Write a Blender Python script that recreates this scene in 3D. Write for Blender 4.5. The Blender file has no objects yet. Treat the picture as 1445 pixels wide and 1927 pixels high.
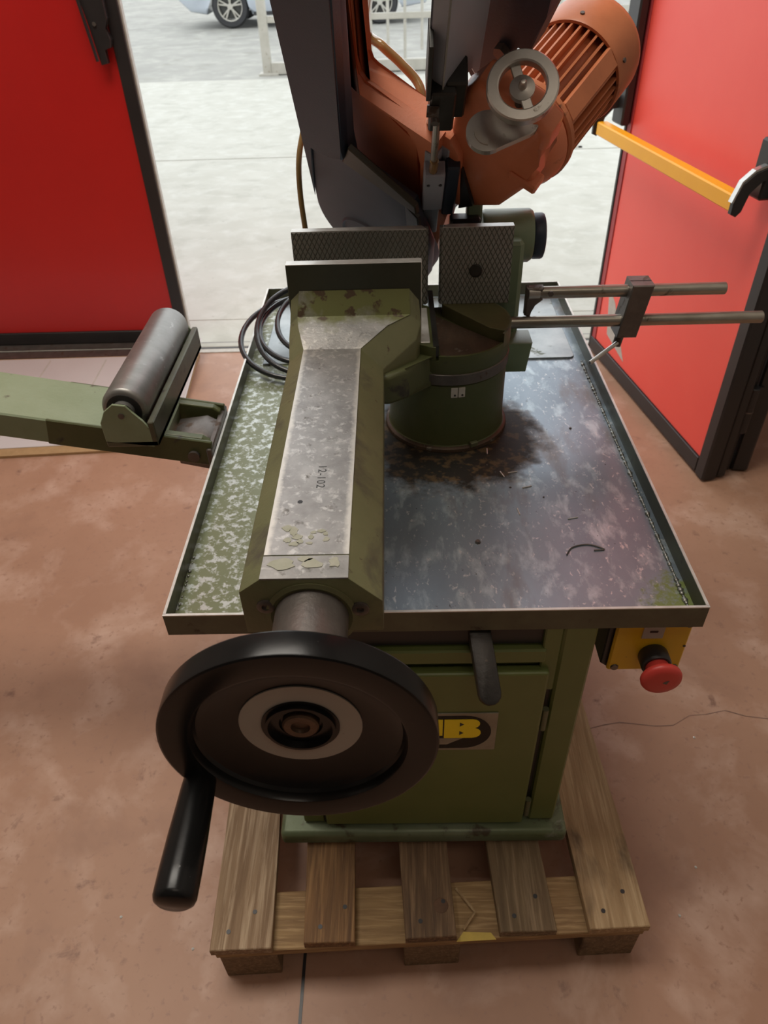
import bpy, bmesh, math, random
from mathutils import Vector, Matrix
random.seed(7)
PI = math.pi
S = bpy.context.scene
COL = S.collection

# ---------------------------------------------------------------- camera
cd = bpy.data.cameras.new('camera')
cam = bpy.data.objects.new('camera', cd); COL.objects.link(cam)
cr = Vector((0.9996232, 0.00377438, -0.02718859)); cu = Vector((0.01856105, 0.63678234, 0.77082018))
cf = cr.cross(cu); cb = cf
M3 = Matrix((cr, cu, cb)).transposed()
cam.matrix_world = Matrix.Translation((-0.0483, -0.7105, 1.5639)) @ M3.to_4x4()
cd.sensor_fit = 'VERTICAL'; cd.sensor_height = 36; cd.sensor_width = 27
cd.lens = 1361.456 / 1927 * 36
cd.clip_start = 0.02; cd.clip_end = 200
cd.dof.use_dof = True; cd.dof.focus_distance = 1.0; cd.dof.aperture_fstop = 9.0
S.camera = cam
# ---------------------------------------------------------------- world, light, exposure
S.view_settings.view_transform = 'Standard'; S.view_settings.look = 'None'
S.view_settings.gamma = 1; S.view_settings.use_curve_mapping = False
S.view_settings.exposure = 0.0
wd = bpy.data.worlds.new('overcast'); S.world = wd; wd.use_nodes = True
wn = wd.node_tree.nodes; wl = wd.node_tree.links
bg = wn['Background']; bg.inputs['Color'].default_value = (0.93, 0.97, 1.0, 1); bg.inputs['Strength'].default_value = 1.95

def lamp(name, loc, size, power, col, rot=(0, 0, 0), sy=None):
    l = bpy.data.lights.new(name, 'AREA'); l.energy = power; l.size = size; l.color = col
    if sy: l.shape = 'RECTANGLE'; l.size_y = sy
    o = bpy.data.objects.new(name, l); COL.objects.link(o); o.location = loc; o.rotation_euler = rot
    return o
lamp('ceiling_tube_light', (-1.0, 0.6, 4.8), 2.4, 118, (1.0, 0.93, 0.83), sy=1.2)
lamp('ceiling_tube_light', (0.6, -1.9, 4.8), 2.0, 14, (1.0, 0.86, 0.70), sy=0.8)

# ---------------------------------------------------------------- materials
def _ramp(nt, src, lo, hi):
    m = nt.nodes.new('ShaderNodeMapRange'); m.inputs['From Min'].default_value = lo; m.inputs['From Max'].default_value = hi
    nt.links.new(src, m.inputs['Value']); return m.outputs['Result']
def _noise(nt, co, scale, detail=4, rough=0.55, stretch=None, dist=0.0):
    if stretch:
        mp = nt.nodes.new('ShaderNodeMapping'); mp.inputs['Scale'].default_value = stretch
        nt.links.new(co, mp.inputs['Vector']); co = mp.outputs['Vector']
    n = nt.nodes.new('ShaderNodeTexNoise'); n.inputs['Scale'].default_value = scale
    n.inputs['Detail'].default_value = detail; n.inputs['Roughness'].default_value = rough
    n.inputs['Distortion'].default_value = dist
    nt.links.new(co, n.inputs['Vector']); return n.outputs['Fac']
def _mix(nt, fac, a, b):
    m = nt.nodes.new('ShaderNodeMix'); m.data_type = 'RGBA'
    if isinstance(fac, float): m.inputs['Factor'].default_value = fac
    else: nt.links.new(fac, m.inputs['Factor'])
    for k, v in ((6, a), (7, b)):
        if isinstance(v, tuple): m.inputs[k].default_value = (*v[:3], 1)
        else: nt.links.new(v, m.inputs[k])
    return m.outputs[2]
def _mixf(nt, fac, a, b):
    m = nt.nodes.new('ShaderNodeMix'); m.data_type = 'FLOAT'
    nt.links.new(fac, m.inputs['Factor'])
    for k, v in ((2, a), (3, b)):
        if isinstance(v, (int, float)): m.inputs[k].default_value = v
        else: nt.links.new(v, m.inputs[k])
    return m.outputs[0]
def mat(name, base, rough=0.5, metal=0.0, var=None, layers=(), bump=None, coat=0.0, spec=0.5, extra=None):
    """layers: (colour, scale, lo, hi, roughness, metallic, stretch, detail)"""
    m = bpy.data.materials.new(name); m.use_nodes = True; nt = m.node_tree
    b = nt.nodes['Principled BSDF']; co = nt.nodes.new('ShaderNodeTexCoord').outputs['Object']
    col = base; ro = rough; me = metal
    if var:
        f = _ramp(nt, _noise(nt, co, var[1], 5, 0.6, var[2] if len(var) > 2 else None), .32, .68)
        col = _mix(nt, f, base, var[0])
    for L in layers:
        L = list(L) + [None] * (8 - len(L))
        f = _ramp(nt, _noise(nt, co, L[1], L[7] or 5, 0.6, L[6], 0.3), L[2], L[3])
        col = _mix(nt, f, col, L[0])
        if L[4] is not None: ro = _mixf(nt, f, ro, L[4])
        if L[5] is not None: me = _mixf(nt, f, me, L[5])
    if extra: col, ro, me = extra(nt, co, col, ro, me, b)
    for sock, v in (('Base Color', col), ('Roughness', ro), ('Metallic', me)):
        if isinstance(v, tuple): b.inputs[sock].default_value = (*v[:3], 1)
        elif isinstance(v, (int, float)): b.inputs[sock].default_value = v
        else: nt.links.new(v, b.inputs[sock])
    b.inputs['Coat Weight'].default_value = coat; b.inputs['Specular IOR Level'].default_value = spec
    if bump:
        bn = nt.nodes.new('ShaderNodeBump'); bn.inputs['Strength'].default_value = bump[1]; bn.inputs['Distance'].default_value = bump[2] if len(bump) > 2 else 0.002
        nt.links.new(_noise(nt, co, bump[0], 5, .6, bump[3] if len(bump) > 3 else None), bn.inputs['Height']); nt.links.new(bn.outputs['Normal'], b.inputs['Normal'])
    return m

GREEN = (0.115, 0.145, 0.040); GREEN2 = (0.14, 0.17, 0.052); RUST = (0.075, 0.045, 0.028); STEELC = (0.30, 0.295, 0.28)
M = {}
M['green'] = mat('green_paint', GREEN, .42, 0, (GREEN2, 6), bump=(120, .15, .001), coat=.1)
M['green_cast'] = mat('green_cast_paint', (0.135, 0.14, 0.065), .5, 0, ((0.175, 0.175, 0.085), 8),
    [((0.085, 0.075, 0.05), 10, .52, .66, .6), (RUST, 40, .66, .72, .7)], bump=(160, .35, .0015))
M['green_dark'] = mat('dark_green_cast', (0.062, 0.078, 0.022), .45, 0, ((0.095, 0.10, 0.04), 6),
    [((0.045, 0.04, 0.03), 20, .6, .68, .6)], bump=(120, .3, .0015))
M['green_worn'] = mat('worn_green_edges', (0.14, 0.15, 0.07), .45, .1, ((0.11, 0.11, 0.07), 10),
    [((0.09, 0.07, 0.045), 18, .55, .62, .5, .3), ((0.4, 0.39, 0.35), 60, .7, .75, .35, .7)], bump=(140, .3))
M['green_arm'] = mat('pale_green_paint', (0.21, 0.26, 0.15), .5, 0, ((0.26, 0.31, 0.20), 9),
    [((0.09, 0.08, 0.05), 22, .63, .68)], bump=(120, .3, .0015))
M['green_light'] = mat('light_green_enamel', (0.17, 0.24, 0.14), .35, 0, ((0.20, 0.27, 0.17), 5), bump=(90, .1))
M['worn_steel'] = mat('worn_bare_steel', (0.27, 0.265, 0.25), .42, .75, ((0.40, 0.39, 0.37), 26),
    [((0.52, 0.51, 0.48), 60, .56, .66, .36, .8), ((0.12, 0.115, 0.10), 45, .62, .72, .5, .5)], bump=(220, .3, .0008))
def shifted(nt, co):
    a = nt.nodes.new('ShaderNodeVectorMath'); a.operation = 'ADD'; a.inputs[1].default_value = (0, .5, .144)
    nt.links.new(co, a.inputs[0]); return a.outputs[0]
def arm_extra(nt, co, col, ro, me, b):
    co = shifted(nt, co)
    # bright rubbed strip along both long edges and green paint left near the jaw
    sp = nt.nodes.new('ShaderNodeSeparateXYZ'); nt.links.new(co, sp.inputs[0])
    def mth(op, a, bb):
        n = nt.nodes.new('ShaderNodeMath'); n.operation = op
        for k, v in enumerate((a, bb)):
            if isinstance(v, (int, float)): n.inputs[k].default_value = v
            else: nt.links.new(v, n.inputs[k])
        return n.outputs[0]
    d = mth('ABSOLUTE', mth('SUBTRACT', sp.outputs[0], -0.154), 0)
    nz = _noise(nt, co, 70, 4)
    f = _ramp(nt, mth('ADD', d, mth('MULTIPLY', mth('SUBTRACT', nz, .5), .012)), .040, .046)
    f = mth('MULTIPLY', f, _ramp(nt, sp.outputs[1], .42, .385))
    col = _mix(nt, f, col, (0.72, 0.70, 0.64))
    g = mth('ADD', sp.outputs[1], mth('MULTIPLY', mth('SUBTRACT', _noise(nt, co, 16, 5), .5), .16))
    f2 = _ramp(nt, g, .435, .47)
    col = _mix(nt, f2, col, (0.165, 0.175, 0.06)); me = _mixf(nt, f2, me, 0.0); ro = _mixf(nt, f2, ro, .5)
    f3 = _ramp(nt, mth('ADD', sp.outputs[1], mth('MULTIPLY', mth('SUBTRACT', _noise(nt, co, 26, 5), .5), .06)), .466, .472)
    f3b = nt.nodes.new('ShaderNodeMath'); f3b.operation = 'MULTIPLY'; nt.links.new(f3, f3b.inputs[0])
    nt.links.new(_ramp(nt, _noise(nt, co, 30, 5), .5, .54), f3b.inputs[1])
    col = _mix(nt, f3b.outputs[0], col, (0.085, 0.055, 0.03))
    return col, ro, me
M['arm_top'] = mat('arm_top_worn_paint', (0.30, 0.295, 0.285), .42, .55, ((0.46, 0.455, 0.44), 22),
    [((0.60, 0.59, 0.56), 90, .54, .66, .38, .6), ((0.17, 0.165, 0.15), 45, .62, .72, .5, .5)], bump=(240, .35, .0008), extra=arm_extra)
M['paint_flake'] = mat('old_paint_flake', (0.34, 0.35, 0.26), .6, 0, ((0.42, 0.42, 0.34), 60), bump=(300, .4, .0008))
def tray_extra(nt, co, col, ro, me, b):
    co = shifted(nt, co)
    sp = nt.nodes.new('ShaderNodeSeparateXYZ'); nt.links.new(co, sp.inputs[0])
    def mth(op, a, bb):
        n = nt.nodes.new('ShaderNodeMath'); n.operation = op
        for k, v in enumerate((a, bb)):
            if isinstance(v, (int, float)): n.inputs[k].default_value = v
            else: nt.links.new(v, n.inputs[k])
        return n.outputs[0]
    # green paint still on the left strip, rubbed through in white speckles
    lf = _ramp(nt, mth('ADD', sp.outputs[0], mth('MULTIPLY', mth('SUBTRACT', _noise(nt, co, 9, 5), .5), .1)), -.12, -.2)
    spk = _ramp(nt, _noise(nt, co, 62, 8, .7), .50, .58)
    gcol = _mix(nt, spk, (0.17, 0.19, 0.10), (0.50, 0.53, 0.50))
    col = _mix(nt, lf, col, gcol); me = _mixf(nt, lf, me, _mixf(nt, spk, .15, .6))
    # green remains in the front right corner
    dx = mth('SUBTRACT', sp.outputs[0], .37); dy = mth('SUBTRACT', sp.outputs[1], .02)
    r = mth('SQRT', mth('ADD', mth('POWER', dx, 2), mth('MULTIPLY', mth('POWER', dy, 2), .4)), 0)
    rc = _ramp(nt, mth('ADD', r, mth('MULTIPLY', mth('SUBTRACT', _noise(nt, co, 60, 6, .7), .5), .14)), .055, .03)
    col = _mix(nt, rc, col, (0.20, 0.25, 0.08)); me = _mixf(nt, rc, me, 0.05)
    # dirty rusty grease around the turntable foot
    dx = mth('SUBTRACT', sp.outputs[0], .055); dy = mth('SUBTRACT', sp.outputs[1], .50)
    r = mth('SQRT', mth('ADD', mth('POWER', dx, 2), mth('POWER', dy, 2)), 0)
    rg = _ramp(nt, mth('ADD', r, mth('MULTIPLY', mth('SUBTRACT', _noise(nt, co, 14, 6, .65), .5), .16)), .20, .155)
    g2 = _mix(nt, _ramp(nt, _noise(nt, co, 60, 5), .5, .62), (0.018, 0.016, 0.012), (0.10, 0.065, 0.03))
    col = _mix(nt, rg, col, g2); ro = _mixf(nt, rg, ro, .6); me = _mixf(nt, rg, me, .1)
    return col, ro, me
M['tray'] = mat('drip_tray_steel', (0.22, 0.28, 0.33), .30, .5, ((0.33, 0.40, 0.46), 5, (1, .5, 1)),
    [((0.50, 0.60, 0.64), 26, .52, .68, .3, .5, (1.3, .6, 1), 9), ((0.62, 0.65, 0.66), 110, .60, .68, .3, .5, (1.2, .7, 1), 6), ((0.20, 0.17, 0.15), 4, .56, .68, .42, .5, (1.4, .5, 1), 6), ((0.06, 0.055, 0.05), 90, .68, .72, .5, .3)],
    bump=(60, .12, .001), extra=tray_extra)
M['tray_plate'] = mat('cover_plate_steel', (0.25, 0.28, 0.29), .32, .7, ((0.40, 0.43, 0.43), 14),
    [((0.12, 0.15, 0.11), 30, .6, .66, .45, .3)], bump=(60, .12, .001))
M['tray_side'] = mat('tray_side_grime', (0.085, 0.08, 0.055), .45, .35, ((0.12, 0.125, 0.08), 14),
    [((0.05, 0.04, 0.03), 30, .6, .68)], bump=(90, .2, .001))
M['bright_edge'] = mat('bright_sheen_edge', (0.78, 0.79, 0.76), .35, .35, ((0.60, 0.60, 0.56), 40))  # pale steel; sky reflection on jaw tops and tray rim put into the colour
M['weld'] = mat('weld_bead_metal', (0.40, 0.41, 0.38), .35, .8, ((0.2, 0.2, 0.17), 90), bump=(200, .5, .001))
def knurl_extra(nt, co, col, ro, me, b):
    def wave(ang):
        mp = nt.nodes.new('ShaderNodeMapping'); mp.inputs['Rotation'].default_value = (0, ang, 0)
        nt.links.new(co, mp.inputs['Vector'])
        w = nt.nodes.new('ShaderNodeTexWave'); w.wave_type = 'BANDS'; w.bands_direction = 'X'
        w.inputs['Scale'].default_value = 39; w.inputs['Distortion'].default_value = 0
        nt.links.new(mp.outputs[0], w.inputs['Vector']); return _ramp(nt, w.outputs['Fac'], .0, .20)
    mi = nt.nodes.new('ShaderNodeMath'); mi.operation = 'MINIMUM'
    nt.links.new(wave(math.radians(27)), mi.inputs[0]); nt.links.new(wave(math.radians(-27)), mi.inputs[1])
    bn = nt.nodes.new('ShaderNodeBump'); bn.inputs['Strength'].default_value = .8; bn.inputs['Distance'].default_value = .0012
    nt.links.new(mi.outputs[0], bn.inputs['Height']); nt.links.new(bn.outputs['Normal'], b.inputs['Normal'])
    col = _mix(nt, mi.outputs[0], (0.11, 0.115, 0.095), col)
    return col, ro, me
M['knurl'] = mat('knurled_jaw_steel', (0.36, 0.365, 0.34), .42, .4, ((0.28, 0.285, 0.25), 9), extra=knurl_extra)
M['dark_steel'] = mat('dark_blued_steel', (0.045, 0.047, 0.044), .35, .6, ((0.075, 0.075, 0.07), 14), bump=(90, .1))
M['rod'] = mat('oily_steel_rod', (0.40, 0.38, 0.33), .3, .8, ((0.27, 0.245, 0.20), 14, (1, 3, 3)), [((0.09, 0.075, 0.05), 30, .62, .7, .5, .4)])
M['brown_steel'] = mat('brown_grimy_steel', (0.115, 0.10, 0.09), .42, .6, ((0.17, 0.15, 0.135), 22), [(RUST, 30, .6, .66, .6, .2)], bump=(120, .3))
M['chrome'] = mat('chrome_steel', (0.55, 0.54, 0.51), .22, .95, ((0.42, 0.41, 0.38), 20))
M['machined'] = mat('machined_ring_steel', (0.62, 0.60, 0.56), .34, .8, ((0.48, 0.46, 0.42), 16), [((0.2, 0.17, 0.13), 34, .62, .7, .5)])
M['black'] = mat('black_bakelite', (0.0045, 0.0045, 0.0045), .26, 0, ((0.007, 0.007, 0.007), 14), [((0.05, 0.048, 0.045), 120, .72, .78, .5)], bump=(60, .06), spec=.28)
M['ring_white'] = mat('grey_white_ring_paint', (0.42, 0.38, 0.33), .5, 0, ((0.36, 0.32, 0.27), 8), [((0.15, 0.12, 0.09), 90, .7, .74)])
M['hub_brown'] = mat('greasy_spindle_end', (0.07, 0.045, 0.03), .4, .5, ((0.12, 0.07, 0.04), 60), bump=(160, .4))
M['orange'] = mat('orange_hammered_paint', (0.74, 0.235, 0.11), .45, 0, ((0.64, 0.20, 0.09), 9), [((0.16, 0.045, 0.02), 12, .66, .78, .5)], bump=(260, .25, .001), coat=.15)
M['orange_motor'] = mat('orange_motor_paint', (0.58, 0.20, 0.085), .42, 0, ((0.47, 0.155, 0.065), 12), [((0.10, 0.045, 0.025), 16, .64, .72, .5)], bump=(200, .2, .001))
M['charcoal'] = mat('charcoal_hammered_paint', (0.026, 0.042, 0.070), .45, .1, ((0.034, 0.050, 0.080), 8), bump=(240, .25, .001))
M['guard_grey'] = mat('dark_grey_guard_paint', (0.34, 0.375, 0.44), .5, .0, ((0.37, 0.40, 0.47), 9), bump=(240, .15, .001))
M['cover_face'] = mat('grey_violet_cover_paint', (0.105, 0.12, 0.165), .5, .1, ((0.085, 0.10, 0.14), 7), bump=(200, .2, .001))
M['brass_hose'] = mat('amber_coolant_hose', (0.30, 0.18, 0.06), .25, .0, ((0.24, 0.15, 0.06), 30), coat=.6)
M['cable'] = mat('black_rubber_cable', (0.018, 0.020, 0.022), .25, 0, ((0.03, 0.032, 0.034), 20), coat=.3)
M['yellow'] = mat('yellow_plastic', (0.70, 0.42, 0.010), .45, 0, ((0.62, 0.37, 0.010), 9), [((0.2, 0.12, 0.02), 40, .7, .74)])
M['yellow_bar'] = mat('yellow_painted_bar', (0.95, 0.46, 0.002), .4, 0, ((0.92, 0.43, 0.002), 9))
M['yellow_print'] = mat('yellow_print', (0.95, 0.74, 0.01), .45, 0, ((0.9, 0.68, 0.01), 30))
M['plate'] = mat('aluminium_nameplate', (0.33, 0.31, 0.25), .42, .5, ((0.26, 0.24, 0.19), 30))
M['red_button'] = mat('red_button_plastic', (0.62, 0.055, 0.04), .42, 0, ((0.55, 0.05, 0.04), 20))
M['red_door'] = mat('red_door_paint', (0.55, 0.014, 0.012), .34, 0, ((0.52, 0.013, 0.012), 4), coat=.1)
M['red_leaf_lit'] = mat('red_leaf_paint_lit', (0.95, 0.115, 0.085), .42, 0, ((0.93, 0.10, 0.075), 4))  # door red brightened: light falling on this leaf is put into the colour
M['frame_black'] = mat('black_door_frame', (0.022, 0.021, 0.022), .4, .1, ((0.03, 0.028, 0.028), 6))
M['sticker'] = mat('paper_sticker', (0.55, 0.53, 0.48), .6, 0, ((0.45, 0.43, 0.38), 40))
M['car'] = mat('silver_car_paint', (0.48, 0.53, 0.60), .25, .4, ((0.52, 0.57, 0.63), 2), coat=.6)
M['rubber'] = mat('tyre_rubber', (0.02, 0.021, 0.023), .6, 0, ((0.03, 0.03, 0.032), 20))
M['glass_dark'] = mat('dark_car_glass', (0.03, 0.035, 0.04), .08, 0, ((0.035, 0.04, 0.045), 3))
M['fence'] = mat('galvanised_fence', (0.48, 0.465, 0.41), .5, .2, ((0.40, 0.385, 0.33), 6), [((0.25, 0.2, 0.14), 20, .64, .7)])
M['card'] = mat('white_faced_board', (0.62, 0.59, 0.58), .4, 0, ((0.56, 0.53, 0.53), 2))
M['card_edge'] = mat('brown_board_core', (0.42, 0.27, 0.13), .7, 0, ((0.35, 0.22, 0.10), 40))
M['wall'] = mat('grey_plaster_wall', (0.50, 0.47, 0.43), .8, 0, ((0.42, 0.39, 0.36), 3), [((0.5, 0.45, 0.36), 6, .62, .68)], bump=(30, .3))
M['ceiling'] = mat('workshop_ceiling', (0.62, 0.60, 0.57), .8, 0, ((0.56, 0.54, 0.52), 2))
M['rust'] = mat('rusty_recess', (0.11, 0.07, 0.045), .5, .4, ((0.06, 0.04, 0.028), 12, (3, 1, 1)), [((0.25, 0.22, 0.18), 40, .62, .7, .4, .7)], bump=(120, .4))

M['floor'] = mat('reddish_workshop_floor', (0.43, 0.25, 0.165), .50, 0, ((0.35, 0.19, 0.12), 2.2),
    [((0.53, 0.355, 0.27), 5, .50, .74, .45), ((0.30, 0.165, 0.11), 3.1, .58, .76, .40), ((0.24, 0.13, 0.09), 16, .64, .74, .5), ((0.34, 0.19, 0.13), 60, .58, .68, .5), ((0.62, 0.52, 0.44), 110, .745, .77)],
    bump=(40, .08, .002))
M['concrete'] = mat('pale_outdoor_concrete', (0.50, 0.495, 0.44), .85, 0, ((0.44, 0.435, 0.38), 2.5),
    [((0.54, 0.54, 0.49), 7, .48, .74), ((0.37, 0.365, 0.315), 4, .52, .80), ((0.30, 0.29, 0.25), 22, .68, .76)], bump=(40, .2, .004))
M['yard'] = mat('grey_yard_paving', (0.36, 0.355, 0.32), .85, 0, ((0.28, 0.275, 0.25), 1.2),
    [((0.42, 0.415, 0.37), 3, .50, .72), ((0.25, 0.245, 0.21), 2, .56, .76)], bump=(30, .3, .005))
def wood(name, c1, c2, c3):
    return mat(name, c1, .72, 0, (c2, 10, (7, .5, 7)), [(c3, 26, .48, .66, None, None, (5, .22, 5), 8), ((0.05, 0.03, 0.015), 5, .64, .76, None, None, (1.2, .6, 1))], bump=(60, .6, .003, (5, .3, 5)))
W1 = wood('pallet_wood_grey', (0.30, 0.20, 0.115), (0.19, 0.115, 0.06), (0.44, 0.325, 0.21))
W2 = wood('pallet_wood_brown', (0.22, 0.115, 0.045), (0.11, 0.055, 0.024), (0.32, 0.18, 0.075))
W3 = wood('pallet_wood_pale', (0.42, 0.285, 0.15), (0.30, 0.19, 0.09), (0.52, 0.375, 0.215))
WX = mat('pallet_cross_wood', (0.32, 0.20, 0.085), .72, 0, ((0.21, 0.12, 0.05), 9, (.7, 9, 9)), [((0.46, 0.31, 0.15), 30, .5, .72, None, None, (.35, 6, 6), 8)], bump=(90, .4, .0015))
W4 = wood('pallet_block_wood', (0.20, 0.13, 0.07), (0.13, 0.08, 0.04), (0.26, 0.18, 0.10))

# ---------------------------------------------------------------- geometry helpers
class Frame:
    def __init__(s, o, x, y, z): s.o = Vector(o); s.x = Vector(x); s.y = Vector(y); s.z = Vector(z)
    def __call__(s, a, b, c): return s.o + s.x * a + s.y * b + s.z * c
WORLD = Frame((0, 0, 0), (1, 0, 0), (0, 1, 0), (0, 0, 1))
def axis_frame(p, d, up=(0, 0, 1)):
    z = Vector(d).normalized(); u = Vector(up)
    if abs(z.dot(u)) > .98: u = Vector((0, 1, 0))
    x = u.cross(z).normalized(); y = z.cross(x)
    return Frame(p, x, y, z)

class B:
    """collects shapes in world coordinates"""
    def __init__(s): s.bm = bmesh.new()
    def _add(s, vs, fs):
        v = [s.bm.verts.new(p) for p in vs]
        out = []
        for f in fs:
            try: out.append(s.bm.faces.new([v[i] for i in f]))
            except ValueError: pass
        return v, out
    def hull8(s, pts, bev=0, seg=1):
        v, f = s._add(pts, [(3, 2, 1, 0), (4, 5, 6, 7), (0, 1, 5, 4), (1, 2, 6, 5), (2, 3, 7, 6), (3, 0, 4, 7)])
        if bev: s._bevel(v, bev, seg)
        return s
    def _bevel(s, verts, bev, seg=1):
        es = set()
        for v in verts:
            if v.is_valid:
                for e in v.link_edges: es.add(e)
        bmesh.ops.bevel(s.bm, geom=list(es), offset=bev, segments=seg, profile=.5, affect='EDGES', clamp_overlap=True)
    def box(s, x0, x1, y0, y1, z0, z1, bev=0, seg=1, F=WORLD):
        return s.hull8([F(x0, y0, z0), F(x1, y0, z0), F(x1, y1, z0), F(x0, y1, z0), F(x0, y0, z1), F(x1, y0, z1), F(x1, y1, z1), F(x0, y1, z1)], bev, seg)
    def prism(s, poly, z0, z1, F=WORLD, bev=0, seg=1, poly2=None):
        n = len(poly); p2 = poly2 or poly
        vs = [F(a, b, z0) for a, b in poly] + [F(a, b, z1) for a, b in p2]
        fs = [tuple(reversed(range(n))), tuple(range(n, 2 * n))] + [(i, (i + 1) % n, n + (i + 1) % n, n + i) for i in range(n)]
        v, f = s._add(vs, fs)
        if bev:
            es = set()
            for ff in f[:2]:
                for e in ff.edges: es.add(e)
            bmesh.ops.bevel(s.bm, geom=list(es), offset=bev, segments=seg, profile=.5, affect='EDGES', clamp_overlap=True)
        return s
    def lathe(s, prof, F, seg=32, close=True, a0=0, a1=2 * PI):
        """prof: list of (r, z) ; F axis frame (z = axis)"""
        full = abs(a1 - a0 - 2 * PI) < 1e-6; n = seg if full else seg + 1
        rings = []
        for r, z in prof:
            if r < 1e-6: rings.append([s.bm.verts.new(F(0, 0, z))])
            else: rings.append([s.bm.verts.new(F(r * math.cos(a0 + (a1 - a0) * k / seg), r * math.sin(a0 + (a1 - a0) * k / seg), z)) for k in range(n)])
        for i in range(len(rings) - 1):
            A, Bq = rings[i], rings[i + 1]
            for k in range(seg):
                k2 = (k + 1) % n
                q = []
                if len(A) == 1 and len(Bq) == 1: continue
                if len(A) == 1: q = [A[0], Bq[k2], Bq[k]]
                elif len(Bq) == 1: q = [A[k], A[k2], Bq[0]]
                else: q = [A[k], A[k2], Bq[k2], Bq[k]]
                try: s.bm.faces.new(q)
                except ValueError: pass
        if close:
            for rg in (rings[0], rings[-1]):
                if len(rg) > 2:
                    try: s.bm.faces.new(rg)
                    except ValueError: pass
        return s
    def cyl(s, p0, p1, r0, r1=None, seg=20, bev=0):
        r1 = r0 if r1 is None else r1
        p0 = Vector(p0); p1 = Vector(p1); L = (p1 - p0).length; F = axis_frame(p0, p1 - p0)
        if bev: prof = [(r0 - bev, 0), (r0, bev), (r1, L - bev), (r1 - bev, L)]
        else: prof = [(r0, 0), (r1, L)]
        return s.lathe(prof, F, seg)
    def tube(s, pts, r, seg=10, closed=False):
        pts = [Vector(p) for p in pts]; n = len(pts); rings = []
        t0 = (pts[1] - pts[0]).normalized(); u = Vector((0, 0, 1)) if abs(t0.z) < .9 else Vector((1, 0, 0))
        u = (u - t0 * u.dot(t0)).normalized()
        for i in range(n):
            if closed: t = (pts[(i + 1) % n] - pts[i - 1]).normalized()
            else: t = (pts[min(i + 1, n - 1)] - pts[max(i - 1, 0)]).normalized()
            u = (u - t * u.dot(t)).normalized(); w = t.cross(u)
            rings.append([s.bm.verts.new(pts[i] + (u * math.cos(2 * PI * k / seg) + w * math.sin(2 * PI * k / seg)) * r) for k in range(seg)])
        m = n if closed else n - 1
        for i in range(m):
            A, C = rings[i], rings[(i + 1) % n]
            for k in range(seg): s.bm.faces.new([A[k], A[(k + 1) % seg], C[(k + 1) % seg], C[k]])
        if not closed:
            s.bm.faces.new(rings[0]); s.bm.faces.new(rings[-1])
        return s

def bez(pts, n=10):
    """catmull-rom through pts"""
    P = [Vector(p) for p in pts]; P = [P[0] * 2 - P[1]] + P + [P[-1] * 2 - P[-2]]; out = []
    for i in range(1, len(P) - 2):
        for k in range(n):
            t = k / n
            out.append(.5 * ((2 * P[i]) + (P[i + 1] - P[i - 1]) * t + (2 * P[i - 1] - 5 * P[i] + 4 * P[i + 1] - P[i + 2]) * t * t + (3 * P[i] - P[i - 1] - 3 * P[i + 1] + P[i + 2]) * t ** 3))
    out.append(P[-2]); return out

def root_loc(p):
    while p is not None and p.parent is not None: p = p.parent
    return Vector(p.location) if p is not None else None
def obj(name, b, m, parent=None, smooth=None, label=None, loc=None):
    bm = b.bm
    bmesh.ops.remove_doubles(bm, verts=bm.verts, dist=1e-6)
    bmesh.ops.recalc_face_normals(bm, faces=bm.faces)
    off = root_loc(parent) if parent is not None else Vector(loc or (0, 0, 0))
    for v in bm.verts: v.co -= off
    me = bpy.data.meshes.new(name); bm.to_mesh(me); bm.free()
    me.materials.append(m)
    if smooth:
        me.polygons.foreach_set('use_smooth', [True] * len(me.polygons))
        try: me.set_sharp_from_angle(angle=math.radians(smooth))
        except Exception: pass
    o = bpy.data.objects.new(name, me); COL.objects.link(o)
    if parent is not None: o.parent = parent
    else: o.location = off
    if label: o['label'] = label
    return o
def thing(name, label, cat, loc=(0, 0, 0), group=None):
    o = bpy.data.objects.new(name, None); COL.objects.link(o); o.location = loc; o.empty_display_size = .1
    o['label'] = label; o['category'] = cat
    if group: o['group'] = group
    return o
def tag(o, label, cat, group=None):
    o['label'] = label; o['category'] = cat
    if group: o['group'] = group
    return o
def struct(o): o['kind'] = 'structure'; return o
def sroot(name, loc=(0, 0, 0)):
    o = bpy.data.objects.new(name, None); COL.objects.link(o); o.location = loc; o['kind'] = 'structure'; return o
def circ(r, n, c=(0, 0), a0=0, a1=2 * PI, inc=False):
    m = n if inc else n
    return [(c[0] + r * math.cos(a0 + (a1 - a0) * k / (n - 1 if inc else n)), c[1] + r * math.sin(a0 + (a1 - a0) * k / (n - 1 if inc else n))) for k in range(m)]

# ================================================================ SETTING
YD = 2.45
struct(obj('floor', B().box(-3.8, 1.75, -3.2, YD, -.12, 0), M['floor']))
# dark expansion joint cut in the floor in front of the pallet
j = struct(obj('trim_1', B().hull8([(-.250, -3.1, 0), (-.244, -3.1, 0), (-.244, .30, 0), (-.250, .30, 0), (-.250, -3.1, .0015), (-.244, -3.1, .0015), (-.244, .30, .0015), (-.250, .30, .0015)]), M['frame_black']))
def crack(pts, w=.0016):
    b = B(); L = []
    for k, (x, y) in enumerate(pts): L.append((x + random.uniform(-.006, .006), y + random.uniform(-.008, .008)))
    for k in range(len(L) - 1):
        (x0, y0), (x1, y1) = L[k], L[k + 1]; ww = w * random.uniform(.4, 1)
        b._add([(x0, y0 - ww, .0006), (x1, y1 - ww, .0006), (x1, y1 + ww, .0006), (x0, y0 + ww, .0006)], [(0, 1, 2, 3)])
    return b
CRK = mat('floor_crack', (0.17, 0.10, 0.075), .7, 0, ((0.22, 0.13, 0.10), 20))
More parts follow.
